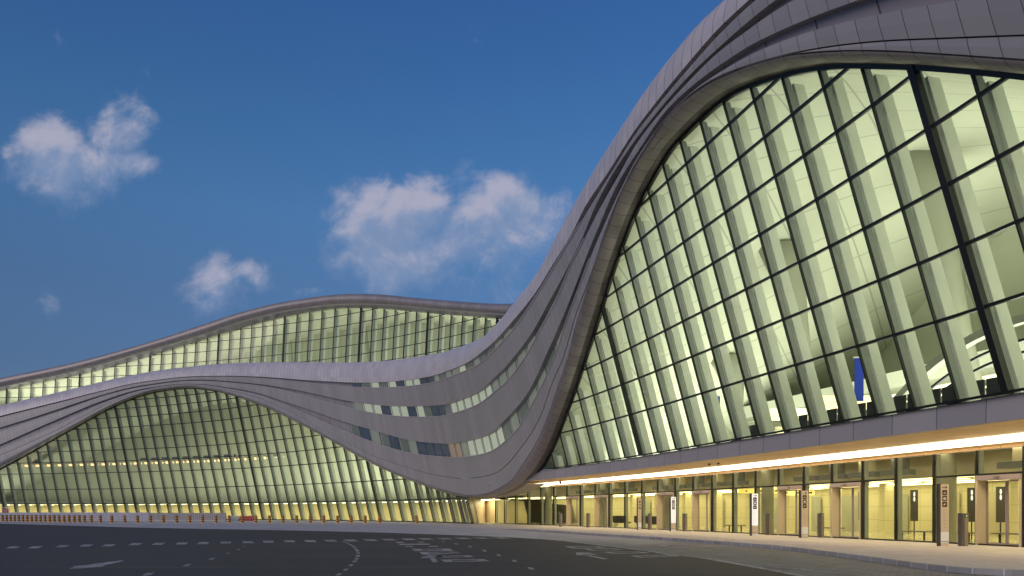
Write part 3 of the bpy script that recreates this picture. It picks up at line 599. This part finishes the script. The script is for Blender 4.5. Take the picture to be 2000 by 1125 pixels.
mb=MB();transom(mb,Ep,L0,es[-1],es[1],.035,.07,.06,-.14);mb.build('base_rail',m_dark,eg)
mb=MB();transom(mb,Ep,L0,es[-1],es[1],4.33,.06,.06,-.14);mb.build('head_rail',m_dark,eg)
m_leafg=m_glassE
for i in sorted(doors):
    a,b=es[i],es[i+1];wd=a-b
    fr=MB();transom(fr,Ep,L0,b+.05,a-.05,3.03,.22,.12,-.5)
    box_rib(fr,Ep,L0,a-.10,.0,2.92,.10,-.45,.12);box_rib(fr,Ep,L0,b+.10,.0,2.92,.10,-.45,.10)
    d=fr.build('sliding_door',[m_beige],T)
    hd=MB();transom(hd,Ep,L0,b+.045,a-.045,3.03,.20,.135,.12);hd.build('header',m_mauve,d)
    sn=MB();transom(sn,Ep,L0,(a+b)/2-.12,(a+b)/2+.12,3.06,.07,.21,.135);sn.build('sensor',m_bronze,d)
    x0,x1=b+.16,a-.17;xm=(x0+x1)/2
    for p,q in ((x0,xm-.01),(xm+.01,x1)):
        lf=MB();
        for sv in (p+.03,q-.03):box_rib(lf,Ep,L0,sv,.03,2.9,-.40,-.45,.06)
        transom(lf,Ep,L0,p,q,.07,.09,-.4,-.45);transom(lf,Ep,L0,p,q,2.88,.06,-.4,-.45)
        le=lf.build('door_leaf',m_mauve,d);g=MB();g.strip([Eq([p+.05,q-.05],.1,-.425),Eq([p+.05,q-.05],2.86,-.425)]);g.build('pane',m_glassE,le)
# beige return between the two glass walls
a=P([111.6],[0],[.05])[0];z=5.2;at_=P([111.6],[z],[.05])[0];b=Eq([es[0]],0,.05)[0];bt=Eq([es[0]],z,.05)[0]
mesh('return_panel',[a,b,bt,at_],[(0,1,2,3)],m_beige,T)
mb=MB();mb.strip([Eq([es[0]-.05,es[1]+.05],0,.02),Eq([es[0]-.05,es[1]+.05],4.6,.02)]);mb.build('return_panel',m_beige,T)
# arrivals hall behind the entrance
m_bulk2=M('pale_bulkhead',(.50,.46,.32),.5);m_fill=emis('fill_glow',(1.,.85,.55),10.)
def creamf(nt,b):
    u,v,t=uvxy(nt);z=X(nt.nodes.new('ShaderNodeSeparateXYZ').outputs[2]);nt.links.new(t.outputs['Object'],z.s.node.inputs[0])
    a=X.m('GREATER_THAN',X.m('FRACT',u/1.9),.985);c=X.m('GREATER_THAN',X.m('FRACT',z/.95),.975)
    vm=nt.nodes.new('ShaderNodeVectorMath');vm.operation='SCALE';vm.inputs[0].default_value=(.74,.69,.45);nt.links.new((X.m('MAXIMUM',a,c)*-.4+1.).s,vm.inputs[3]);nt.links.new(vm.outputs[0],b.inputs['Base Color'])
m_cream=M('cream_panels',(.72,.66,.42),.4,fn=creamf)
m_tile=M('polished_floor',(.62,.58,.40),.12)
s=np.arange(6,Ep.len-1,.5);DE=11.
mb=MB();mb.strip([Eq(s,0.02,-.15),Eq(s,.02,-DE)],us=s);mb.build('hall_floor',m_tile,T)
mb=MB();mb.strip([Eq(s,0,-DE),Eq(s,4.5,-DE)],us=s);mb.build('hall_wall',m_cream,T)
mb=MB();mb.strip([Eq(s,3.35,-2.6),Eq(s,3.35,-DE)],us=s);mb.build('hall_ceiling',m_cream,T)
mb=MB();mb.strip([Eq(s,3.35,-2.6),Eq(s,4.5,-2.6)],us=s);mb.build('upper_bulkhead',m_bulk2,T)
mb=MB();mb.strip([Eq(s,4.46,-.9),Eq(s,4.46,-1.05)]);mb.build('fill_strip',m_fill,T)  # added glowing strip that brightens the upper bulkhead, not a lamp of the hall
mb=MB();mb.strip([Eq(s,4.5,0),Eq(s,4.5,-DE)],us=s);mb.build('hall_ceiling',m_slab,T)
for d,w in ((-3.3,.35),(-5.2,.5),(-7.4,.5),(-9.6,.6)):
    mb=MB();q=7.
    while q<Ep.len-8:
        mb.strip([Eq([q,q+5.2],3.33,d),Eq([q,q+5.2],3.33,d-w)]);q+=5.8
    mb.build('ceiling_light',m_ceilL,T)
# bulkheads and beams seen through the upper panes
m_bulk=M('grey_bulkhead',(.15,.16,.15),.5)
for i in sorted(doors|{8,10,14,16,20,22,12}):
    if i+1>=len(es):continue
    a,b=es[i],es[i+1];mb=MB();transom(mb,Ep,L0,b+.25,a-.15,3.62,.30,-1.0,-1.5);mb.build('bulkhead',m_bulk,T)
    mb=MB();box_rib(mb,Ep,L0,(a+b)/2,3.75,4.45,-1.1,-1.7,.7);mb.build('bulkhead',m_bulk2 if i%2 else m_bulk,T)
for i in (4,8,12,17,23,25):
    sv=es[i]-(es[i]-es[i+1])*.72;mb=MB();c=Eq([sv],0,-1.5)[0];mb.lathe([(.42,0),(.42,4.45)],tuple(c),24);mb.build('column',M('column_plaster',(.30,.30,.23),.45) if i==4 else bpy.data.materials['column_plaster'],T,smooth=False)
for q in np.arange(12,100,4.3):
    mb=MB();w=.9+1.9*random.random();mb.strip([Eq([q,q+w],0.03,-DE+.15),Eq([q,q+w],2.75,-DE+.15)]);mb.build('doorway_panel',random.choice([m_bronze,m_slab,m_bulk2,m_slab,m_bulk2]),T)
for q in np.arange(8,100,4.9):
    mb=MB();box_rib(mb,Ep,L0,q,0.02,3.4,-7.2,-7.9,.5);mb.build('column',m_cream,T)
# curved wall of the rear central hall ------------------------------------------------------------
RT=emp('central_hall_building',(-60,180,0),'taller glazed hall rising behind the low curved roof edge','building')
DR=-25
r0=[(-90,762),(0,739),(107,717),(213,691),(320,660),(400,633.3),(480,608),(560,589),(640,577),(700,574),(760,576.4),(822,583),(910,590),(1006,594)]
r1=[(-90,776),(0,755.5),(149,723.5),(299,681.8),(400,652),(480,624.5),(560,605.5),(640,594.5),(700,592.5),(800,598),(857,603.7),(985,613),(1020,616)]
r2=[(-90,784),(0,761.8),(156,731.9),(294,695),(400,662),(480,638),(558,618),(640,603.5),(706,601.3),(800,607.5),(857,613),(969,622),(1010,626)]
zr={k:zz_line(v,DR+d,Lr) for k,v,d in ((0,r0,1.5),(1,r1,2.),(2,r2,0))}
zr[1]=np.minimum(zr[1],zr[0]-.8);zr[2]=np.minimum(zr[2],zr[1]-.4)
rf=lambda k,s:np.interp(s,Gp.S,zr[k])
SR=np.arange(131,288,.5)
def PR(s,z,d):return Gp.at(s,z,DR+np.asarray(d,float),Lr)
mb=MB();za,zb=rf(0,SR),rf(1,SR);m_=(za+zb)/2;r_=(za-zb)/2
mb.strip([PR(SR,m_-r_*math.cos(t),2.+1.1*math.sin(t)-.5*(t/math.pi)) for t in np.linspace(0,math.pi,13)],us=SR,v0=60,dv=.05)
mb.build('roof_edge_roll',m_tube,RT,smooth=True)
mb=MB();mb.strip([PR(SR,za,1.5),PR(SR,za-.3,-6),PR(SR,za-2,-22)],us=SR);mb.build('roof',m_top,RT)
mb=MB();mb.strip([PR(SR,zb+.02,2.05),PR(SR,zb-.16,2.0),PR(SR,zb-.16,1.6)],us=SR);mb.build('pale_edge_line',m_edge_line,RT)
mb=MB();mb.strip([PR(SR,zb-.16,1.6),PR(SR,rf(2,SR),-.1)],us=SR,v0=70);mb.build('eave_panel',m_rec,RT)
mRr=[135.8,138.7,141.6];hRr=[144.5,162,179.3,198,215,232.5,251.3,270.5]
for a,b in zip(hRr[:-1],hRr[1:]):
    n=6
    mRr+=[a+(b-a)*k/n for k in range(n)]
mRr.append(270.5);mRr+=[273.6,276.8,280]
curtain(Gp,Lr,DR,133,286,20,lambda s:rf(2,s),mRr,hRr,[26.4,28.7,31.0,33.35,35.65,37.95,40.35,42.6,44.9],m_glass,parent=RT,mw=.13,hw=.34,tw=.13,rd=(.2,.6,.75,1.4),pw=.4,grey=m_finL)
s=np.arange(133,286,1.);zt=rf(2,s)
for nm,rows,mt in (('hall_ceiling',[PR(s,zt+.02,-.12),PR(s,zt+.4,-18)],m_ceil),('hall_wall',[PR(s,22,-18),PR(s,zt+.4,-18)],m_back),('hall_floor',[PR(s,24,-.3),PR(s,24,-18)],m_slab)):
    MB().strip(rows,us=s).build(nm,mt,RT)
for q in (133,285.5):
    z=float(rf(2,q));mesh('end_wall',PR([q]*4,[18,18,z,z],[0,-18,-18,0]),[(0,1,2,3)],m_slab,RT)
for q in np.arange(150,285,15):uplight(Gp,Lr,q,DR-8,24.4,12,8,1600,(1.,.98,.82))
# dark bays on the rear hall's inner wall
for q in np.arange(150,230,6.):
    mb=MB();mb.strip([PR([q,q+3.4],24,-12),PR([q,q+3.4],33.5+random.random()*1.5-abs(q-185)*.04,-12)]);mb.build('inner_wall_panel',m_slab,RT)
# ------------------------------------------------------------------ street furniture
ORD=['first','second','third','fourth','fifth','sixth','seventh','eighth','ninth','tenth','eleventh','twelfth','thirteenth','fourteenth','fifteenth','sixteenth','seventeenth','eighteenth','nineteenth','twentieth']
def ordn(n):return ORD[n] if n<20 else ('twenty-'+ORD[n-20] if n<29 else ('thirtieth' if n==29 else 'thirty-'+ORD[n-30]))
m_or=M('orange_band',(.95,.42,.07),.45);m_bk=M('black_band',(.02,.02,.02),.5)
bol=[5,12.6,20.4,28.3,36.5,44.6,52.9,61.5,70.2,78.9,87.8,96.9,105.8,115.4,125,134.8,144.7,154.7,164.8,178.2,196,218.2,243.4,268.5,294,319,344.8,370.5,395.8,421.8,447.5,473,499.8,526,552.3,579.3,606,632.3,659.3,686,713.2,741,813.6]
proto=None
for i,x in enumerate(bol):
    y=np.interp(x,[0,125,200,500,741,813],[1018.4,1020.4,1021.4,1021.6,1022.5,1023.2]);p=gnd(x,y,0)
    where='in the dense run at the far left' if i<19 else 'in the widely spaced run'
    lb='orange and black striped bollard, %s from the left in the row'%ordn(i)
    if x>800:lb='lone leaning orange and black striped bollard at the right end of the row'
    if i==41:lb='striped bollard last of the even row, before the lone leaning one'
    if proto is None:
        r=emp('striped_bollard',p,lb,'bollard','striped bollards along the forecourt edge')
        mb=MB();mb.lathe([(.215,0),(.215,.04),(.205,.06),(.19,1.0),(.175,1.03),(.0,1.035)],n=16);mb.build('post',m_or,r,local=True,smooth=False)
        for k in range(4):
            z=.17+k*.24;mb=MB();rr=.2145-.016*z;mb.lathe([(rr-.01,z),(rr+.004,z+.001),(rr+.004-.0018,z+.119),(rr-.012,z+.12)],n=16);mb.build('black_band',m_bk,r,local=True)
        proto=r
    else:
        r=proto.copy();C.objects.link(r);r.location=p;r['label']=lb
        for ch in list(proto.children):
            c=ch.copy();C.objects.link(c);c.parent=r
    if x>800:r.rotation_euler=(0,math.radians(-3),0)
# precast barrier wall behind the bollards
m_prec=M('precast_panel',(.42,.40,.46),.7,fn=seams((.40,.38,.44),1.25,.05,.55,.12))
m_prec2=M('corrugated_panel',(.34,.31,.30),.7,fn=seams((.34,.31,.30),.42,.08,.6,.1))
def gw(x):
    Y=np.interp(x,[-200,0,200,440],[138,138,133,126]);return np.array([(x-1000)/F*Y,Y,0])
def wall(name,x0,x1,mat,label,hh):
    xs=np.linspace(x0,x1,30);A=np.array([gw(x) for x in xs]);u=np.r_[0,np.cumsum(np.linalg.norm(np.diff(A,axis=0),axis=1))];up=np.array([0,0,1.]);bk=np.array([0,.3,0])
    r=emp(name,A[0],label,'barrier wall');mb=MB();mb.strip([A,A+up*hh],us=u);mb.strip([A+up*hh,A+up*hh+bk],us=u,v0=2);mb.strip([A+bk,A+up*hh+bk],us=u,v0=1)
    mb.strip([[A[0],A[0]+bk],[A[0]+up*hh,A[0]+bk+up*hh]]);mb.strip([[A[-1],A[-1]+bk],[A[-1]+up*hh,A[-1]+bk+up*hh]]);mb.build('panel_wall',mat,r)
    mb=MB();f=np.array([0,-.06,0]);mb.strip([A+f,A+f+up*.16,A+up*.17],us=u);mb.build('base_strip',m_apron,r)
wall('barrier_wall',-150,291,m_prec,'long pale lilac precast wall behind the dense bollards',1.42)
wall('barrier_wall',292,441,m_prec2,'shorter brownish ribbed wall section right of the lilac wall',1.36)
# water-filled barriers
def jersey(px,w,mat,label,hh=.85):
    Y=128.;x=(px-1000)/F*Y;r=emp('plastic_barrier',(x,Y,0),label,'barrier','plastic barriers by the wall end');mb=MB()
    n=8;pr=[(-.28,0),(-.28,.14),(-.13,.34),(-.10,hh),(.10,hh),(.13,.34),(.28,.14),(.28,0)]
    mb.beam([[(sx,a,b) for a,b in pr] for sx in (-w/2,-w/2+.06,w/2-.06,w/2)]);mb.build('body',mat,r,local=True)
    mb=MB()
    for q in (-.3,.0,.3):mb.box((q*w,-.2,.18),(.16*w/2,.14,.12))
    mb.build('fork_slot',m_bk,r,local=True)
    mb=MB();mb.box((0,0,hh+.03),(w*.25,.12,.06));mb.build('filler_cap',mat,r,local=True)
m_red=M('red_plastic',(.42,.07,.05),.5);m_whp=M('white_plastic',(.62,.55,.50),.5)
jersey(458,1.4,m_whp,'white plastic water-filled barrier beside the red ones')
jersey(474.5,1.15,m_red,'left one of two red plastic barriers near the glass wall');jersey(488,1.15,m_red,'right one of two red plastic barriers near the glass wall')
# sign frame at the far left
r=emp('sign_stand',(*((np.array([(11-1000)/F,1])*122)),0),'white tubular frame holding a red sign panel at the far left','sign');m_wh=M('white_metal',(.6,.6,.62),.4)
mb=MB()
for x in (-.55,.55):mb.box((x,0,1.1),(.07,.05,2.2))
mb.box((0,0,2.2),(1.17,.05,.07));mb.box((0,0,1.0),(1.17,.05,.06));mb.beam([[(.55+a,b*1.-.0,1.2) for a,b in ((-.03,-.03),(.03,-.03),(.03,.03),(-.03,.03))],[(.75+a,b-.7,0) for a,b in ((-.03,-.03),(.03,-.03),(.03,.03),(-.03,.03))]])
mb.build('frame',m_wh,r,local=True);mb=MB();mb.box((0,-.04,1.7),(.95,.03,.6));mb.build('panel',m_red,r,local=True)
mb=MB();mb.box((0,-.06,1.8),(.7,.01,.06));mb.box((0,-.06,1.62),(.5,.01,.05));mb.build('lettering',m_wh,r,local=True)
# totems
m_tot=M('totem_beige',(.62,.52,.40),.45);m_totw=M('totem_white',(.75,.77,.8),.35);m_totl=emis('totem_lit_face',(.80,.88,1.),.55);m_ink=M('sign_ink',(.035,.02,.015),.5);m_side=M('totem_side',(.06,.06,.065),.4,.2)
def totem(x0,x1,ytop,ybase,white,label):
    Y=H*F/(ybase-HY);w=(x1-x0)/F*Y;hh=(ybase-ytop)/F*Y;cx=((x0+x1)/2-1000)/F*Y
    r=emp('sign_totem',(cx,Y,0),label,'totem sign','wayfinding totems along the pavement',rz=math.radians(6));mf=m_tot
    sw=w*.2;mb=MB();mb.box((-w/2+sw/2,0,hh/2+.01),(sw,.14,hh+.02));mb.build('side_frame',m_side,r,local=True)
    fx=sw/2;fw=w-sw;mb=MB();mb.box((fx,.01,hh/2),(fw,.10,hh));mb.build('body',m_totw if white else mf,r,local=True)
    yf=-.045;top=hh
    mb=MB();mb.box((fx,yf,hh*.62),(fw*.98,.012,hh*.74));mb.build('face',m_totl if white else mf,r,local=True)
    mb=MB();mb.box((fx,yf-.002,hh*.14),(fw*.98,.012,hh*.18));mb.build('lower_panel',m_totw if not white else mf,r,local=True)
    mb=MB();mb.box((fx,yf-.008,hh*.075),(fw,.012,.03));mb.build('band',m_bronze,r,local=True)
    yy_=yf-.009;e=.004
    def flat(mb,pts):mb.add([(a,yy_,b) for a,b in pts]+[(a,yy_+e,b) for a,b in pts],[tuple(range(len(pts)))])
    mb=MB();c=hh*.95;k=fw*.32                      # arrow
    flat(mb,[(fx-k,c-.016),(fx+k*.8,c-.016),(fx+k*.8,c+.016),(fx-k,c+.016)])
    for sg in (1,-1):flat(mb,[(fx+k,c),(fx+k*.3,c+sg*k*.75),(fx+k*.15,c+sg*k*.6),(fx+k*.75,c-sg*.006)][::sg])
    mb.build('arrow',m_ink,r,local=True)
    for j in range(3):
        c=hh*(.865-.095*j);q=fw*.29;rr=q*.3;pts=[]
        for (sx,sz,a0) in ((1,1,0),(-1,1,90),(-1,-1,180),(1,-1,270)):
            for t in (0,30,60,90):pts.append((fx+sx*(q-rr)+rr*math.cos(math.radians(a0+t)),c+sz*(q-rr)+rr*math.sin(math.radians(a0+t))))
        mb=MB();flat(mb,pts[::-1]);ic=mb.build('pictogram',m_ink,r,local=True)
        mb=MB();yy_-=.003
        if j==0:flat(mb,[(fx-q*.6,c-q*.4),(fx+q*.6,c-q*.4),(fx+q*.6,c-q*.15),(fx-q*.6,c-q*.15)]);flat(mb,[(fx-q*.45,c),(fx+q*.1,c),(fx+q*.5,c+q*.4),(fx-q*.1,c+q*.2)])
        elif j==1:flat(mb,[(fx-q*.6,c-q*.55),(fx+q*.6,c-q*.55),(fx+q*.6,c+q*.45),(fx-q*.6,c+q*.45)]);
        else:flat(mb,[(fx-q*.7,c-q*.1),(fx-q*.1,c-q*.6),(fx+q*.1,c-q*.05),(fx+q*.65,c+q*.1),(fx+q*.5,c+q*.35),(fx,c+q*.2),(fx-q*.2,c+q*.6),(fx-q*.3,c+q*.1)])
        mb.build('symbol',mf if not white else m_totw,ic,local=True);yy_+=.003
    mb=MB()
    for j in range(6):
        c=hh*(.58-.055*j);q=fw*.38
        for a in (0,1,2):
            t=a*math.pi/3;d=np.array([math.cos(t),math.sin(t)])*q*.9;n_=np.array([-math.sin(t),math.cos(t)])*.005
            flat(mb,[(fx+d[0]+n_[0],c+d[1]*.6+n_[1]),(fx-d[0]+n_[0],c-d[1]*.6+n_[1]),(fx-d[0]-n_[0],c-d[1]*.6-n_[1]),(fx+d[0]-n_[0],c+d[1]*.6-n_[1])])
    mb.build('line_pattern',M('pattern_line',(.44,.35,.28),.5) if not white else bpy.data.materials.get('pattern_w') or M('pattern_w',(.55,.6,.65),.5),r,local=True)
totem(1243.8,1252.8,972,1035,False,'beige totem sign beside the seats, leftmost of the totems')
totem(1307.5,1319.8,970.6,1037.5,True,'narrower white lit totem sign, second totem from the left')
totem(1464.5,1480.2,964,1046.5,True,'tall white lit totem sign right of the yellow hanging signs')
totem(1560.5,1577.8,958.6,1050.4,False,'beige totem sign in front of a sliding door')
totem(1830.5,1852.6,946,1066.6,False,'large beige totem sign nearest the camera, at the right')
# bronze push-button posts
m_scr=emis('screen_green',(.1,.8,.35),.6)
for i,(x,w,yt,yb,lb) in enumerate([(1095,5.5,1002.6,1028.8,'slim bronze door post, farthest left of the entrance posts'),(1149,6.6,1002.6,1030,'bronze door post in front of the brown hanging panel'),(1269,6.4,1003,1034.8,'bronze door post just right of the leftmost beige totem'),(1337.5,7.7,1003,1037.8,'bronze door post just right of the narrow white totem'),(1501,8.8,1003,1045,'bronze door post right of the tall white lit totem'),(1603,9.2,1002.4,1050,'bronze door post with lit screen right of the door-front totem'),(1881,13.5,1002.4,1066.6,'largest bronze door post with green arrow screen at the right')]):
    Y=H*F/(yb-HY);ww=w/F*Y;hh=(yb-yt)/F*Y;r=emp('door_post',((x-1000)/F*Y,Y,0),lb,'post','bronze entrance posts',rz=math.radians(8))
    mb=MB();mb.box((0,0,hh/2),(ww,ww*.9,hh));mb.build('pillar',m_bronze,r,local=True)
    mb=MB();mb.box((-ww*.3,-.003,hh/2+.004),(ww*.42,ww*.92,hh));mb.build('shadow_side',M('bronze_shaded',(.12,.11,.11),.4,.3) if i==0 else bpy.data.materials['bronze_shaded'],r,local=True)  # darker slab puts the shade on this side of the pillar into the colour
    mb=MB();mb.box((ww*.18,-ww*.47,hh-.12),(ww*.5,.01,.13));sc_=mb.build('screen',m_ink,r,local=True)
    mb=MB();mb.box((ww*.18,-ww*.485,hh-.12),(ww*.22,.01,.05));mb.build('arrow',m_scr,sc_,local=True)
# interior things seen through the entrance glass
def bench(s,d,label):
    p=Eq([s],0.02,d)[0];q=Ep.N[int(s/ST)];r=emp('bench',p,label,'bench','benches inside the entrance hall',rz=math.atan2(q[1],q[0])+math.pi/2)
    mb=MB();mb.box((0,0,.44),(2.2,.45,.07));mb.build('seat',m_bronze,r,local=True)
    for x in (-.8,.8):
        mb=MB();mb.box((x,0,.2),(.05,.10,.41));mb.build('leg',m_dark,r,local=True)
def sE(px):return Ep.hit(px,1000)[0]
bench(sE(1716),-2.2,'low bench behind the glass right of the wide sliding door');bench(sE(1790),-2.4,'low bench behind the glass beside the round column')
bench(sE(1880),-3,'low bench behind the post with the green arrow screen')
bench(sE(1370),-3,'low bench behind the glass between two totems');bench(sE(1530),-3.5,'low bench inside, behind the beige door jamb')
m_yel=emis('yellow_sign_face',(1.,.72,.04),.8)
for k,(px,w,d,z,lb) in enumerate([(1415,3.2,-3.,3.05,'long yellow overhead sign with small arrows inside the hall'),(1460,2.4,-4.,2.85,'shorter yellow overhead sign inside, behind the mullion')]):
    p=Eq([sE(px)],z,d)[0];r=emp('overhead_sign',p,lb,'sign','yellow hanging signs',rz=math.radians(0))
    mb=MB();mb.box((0,0,0),(w,.12,.34));mb.build('sign_box',m_yel,r,local=True)
    mb=MB()
    for a in (-.4,0,.45):mb.box((a*w*.8,-.065,0),(.16,.006,.1))
    mb.add([(w*.4,-.066,-.08),(w*.46,-.066,.1),(w*.36,-.066,.06)],[(0,1,2)]);mb.build('symbols',m_ink,r,local=True)
    mb=MB()
    for a in (-.4,.4):mb.box((a*w,0,.4),(.03,.03,.5))
    mb.build('hanger',m_dark,r,local=True)
m_wsym=emis('toilet_symbol',(.8,.95,.9),.8)
for px,lb in ((1524,'dark restroom sign panel seen inside the door behind the beige totem'),(1614,'dark restroom sign panel left of the wide sliding door'),(1714,'dark restroom sign panel right of the wide sliding door'),(1764,'tall dark restroom sign panel beside the round column')):
    p=Eq([sE(px)],0,-6.2)[0];r=emp('restroom_sign',p,lb,'sign','restroom signs inside the hall',rz=math.radians(-15))
    mb=MB();mb.box((0,0,1.9),(.42,.08,1.9));mb.build('panel',M('dark_sign',(.06,.05,.045),.4) if px==1524 else bpy.data.materials['dark_sign'],r,local=True)
    mb=MB()
    for z in (2.6,2.3):
        mb.lathe([(.0,z+.04),(.045,z+.06),(.045,z+.10),(0,z+.12)],(0,-.05,0),8);mb.box((0,-.05,z-.03),(.10,.01,.14));mb.box((0,-.05,z-.11),(.05,.01,.1))
    mb.build('symbols',m_wsym,r,local=True)
    mb=MB();mb.box((0,0,.48),(.06,.06,.95));mb.build('stand',m_dark,r,local=True)
# glowing shop lettering far inside the upper hall
def up2(px,py,d):
    h_=Gp.hit(px,py,d,Lv);return P([h_[0]],[h_[1]],[d])[0]
for txt,px,py,sz,lb in (('Z    D1',1236,829,.85,'upper line of small glowing gold letters behind the leaning glass'),('G.   .P3',1236,839,.7,'lower line of small glowing gold letters behind the leaning glass')):
    p=up2(px,py,-3.2);cu_=bpy.data.curves.new('shop_lettering','FONT');cu_.body=txt;cu_.size=sz;cu_.extrude=.02;cu_.space_character=1.05
    o=bpy.data.objects.new('shop_lettering',cu_);C.objects.link(o);o.location=p;o.rotation_euler=(math.radians(90),0,math.radians(0));cu_.materials.append(emis('gold_glow',(1.,.8,.35),3.) if py==829 else bpy.data.materials['gold_glow'])
    me_=bpy.data.meshes.new_from_object(o);bpy.data.objects.remove(o);o=bpy.data.objects.new('shop_lettering',me_);C.objects.link(o);o.location=p;o.rotation_euler=(math.radians(90),0,0)
    o['label']=lb;o['category']='sign'
# seating inside
m_seat=M('seat_black',(.03,.032,.035),.5)
def seatrow(p,rz,n,label,sc_=1.):
    r=emp('seat_row',p,label,'seats','rows of waiting seats inside',rz=rz)
    mb=MB();mb.box((0,0,.36*sc_),(n*.62*sc_,.08,.08));mb.build('beam',m_dark,r,local=True)
    for k in range(n):
        x=(k-(n-1)/2)*.62*sc_;mb=MB();mb.box((x,0,.44*sc_),(.54*sc_,.5*sc_,.06));mb.box((x,.27*sc_,.78*sc_),(.54*sc_,.06,.62*sc_));mb.build('seat',m_seat,r,local=True)
    for x in (-1,1):
        mb=MB();mb.box((x*n*.22*sc_,0,.16*sc_),(.05,.45*sc_,.34*sc_));mb.build('leg',m_steel,r,local=True)
seatrow(Eq([sE(1147)],.02,-4)[0],2.,5,'dark waiting seats inside, behind the second bronze post')
seatrow(Eq([sE(1178)],.02,-4.5)[0],2.,4,'dark waiting seats inside, behind the second sliding door')
seatrow(Eq([sE(1232)],.02,-2.5)[0],2.,3,'dark armchairs inside, just left of the leftmost beige totem')
def up(px,py,d):
    h_=Gp.hit(px,py,d,Lv);return P([h_[0]],[5.32],[d])[0]
for k,(px,n,lb) in enumerate([(1560,3,'dark seats behind the glass wall, left of the blue banner'),(1640,3,'dark seats on the upper level below the blue banner'),(1700,3,'dark seats on the upper level right of the blue banner'),(1770,4,'dark seats on the upper level under the curved balustrade'),(1840,4,'dark seats on the upper level beside the green partition'),(1930,4,'dark seats on the upper level left of the heaviest mullion'),(1445,3,'dark seats on the upper level near the slim blue banner')]):
    p=up(px,860,-2.9);seatrow(p,math.radians(-70),n,lb,1.15)
# blue banners
m_blue=M('blue_cloth',(.01,.05,.55),.6,emit=(.01,.05,.55),es=.0)
for px,py,w,hh,dl,lb in ((1666,742,.42,2.0,-3.2,'bright blue hanging banner behind the leaning glass wall'),(1391,806,.45,2.0,-3.2,'slim blue banner farther along behind the leaning glass')):
    h_=Gp.hit(px,py,dl,Lv);p=P([h_[0]],[h_[1]-hh/2],[dl])[0];r=emp('hanging_banner',p,lb,'banner','blue banners on the upper level')
    mb=MB();mb.box((0,0,hh/2),(w,.04,hh));mb.build('cloth',m_blue,r,local=True);mb=MB();mb.box((0,0,hh+.03),(w+.1,.06,.06));mb.build('rod',m_steel,r,local=True)
# glowing counters on the upper level
for px,w,lb in ((1545,2.6,'glowing yellow counter on the upper level, leftmost counter'),(1668,3.2,'bright yellow lit counter below the blue banner'),):
    p=up(px,840,-5.5)+np.array([0,0,0]);r=emp('lit_counter',p,lb,'counter','lit counters on the upper level',rz=0)
    mb=MB();mb.box((0,0,.55),(w,.6,1.1));mb.build('desk',m_cream,r,local=True)
    mb=MB();mb.box((0,.5,1.9),(w,.1,.7));mb.build('light_panel',emis('counter_glow',(1.,.78,.34),1.6) if px==1545 else bpy.data.materials['counter_glow'],r,local=True)
# alarm beacon and cameras on the canopy soffit
r=emp('alarm_beacon',tuple(Eq([sE(1170)],4.2,4.2)[0]),'small red alarm beacon hanging under the canopy light strip','beacon')
mb=MB();mb.lathe([(.12,0),(.13,.1),(.12,.2),(.05,.24)],n=12);mb.build('lens',m_red,r,local=True);mb=MB();mb.box((0,0,.32),(.08,.08,.2));mb.build('bracket',m_dark,r,local=True)
for px,d,lb in ((1385,5.2,'small dark security camera under the canopy, left of the pair'),(1403,5.,'small dark security camera under the canopy, right of the pair'),(1050,5.5,'tiny dark camera under the far end of the canopy')):
    h_=Ep.hit(px,1000,d);r=emp('security_camera',tuple(Eq([h_[0]],4.42,d)[0]),lb,'camera','cameras under the canopy')
    mb=MB();mb.lathe([(0,0),(.07,.03),(.08,.09),(.08,.12)],n=12);mb.build('dome',m_bk,r,local=True);mb=MB();mb.box((0,0,.15),(.2,.2,.05));mb.build('mount',m_bronze,r,local=True)
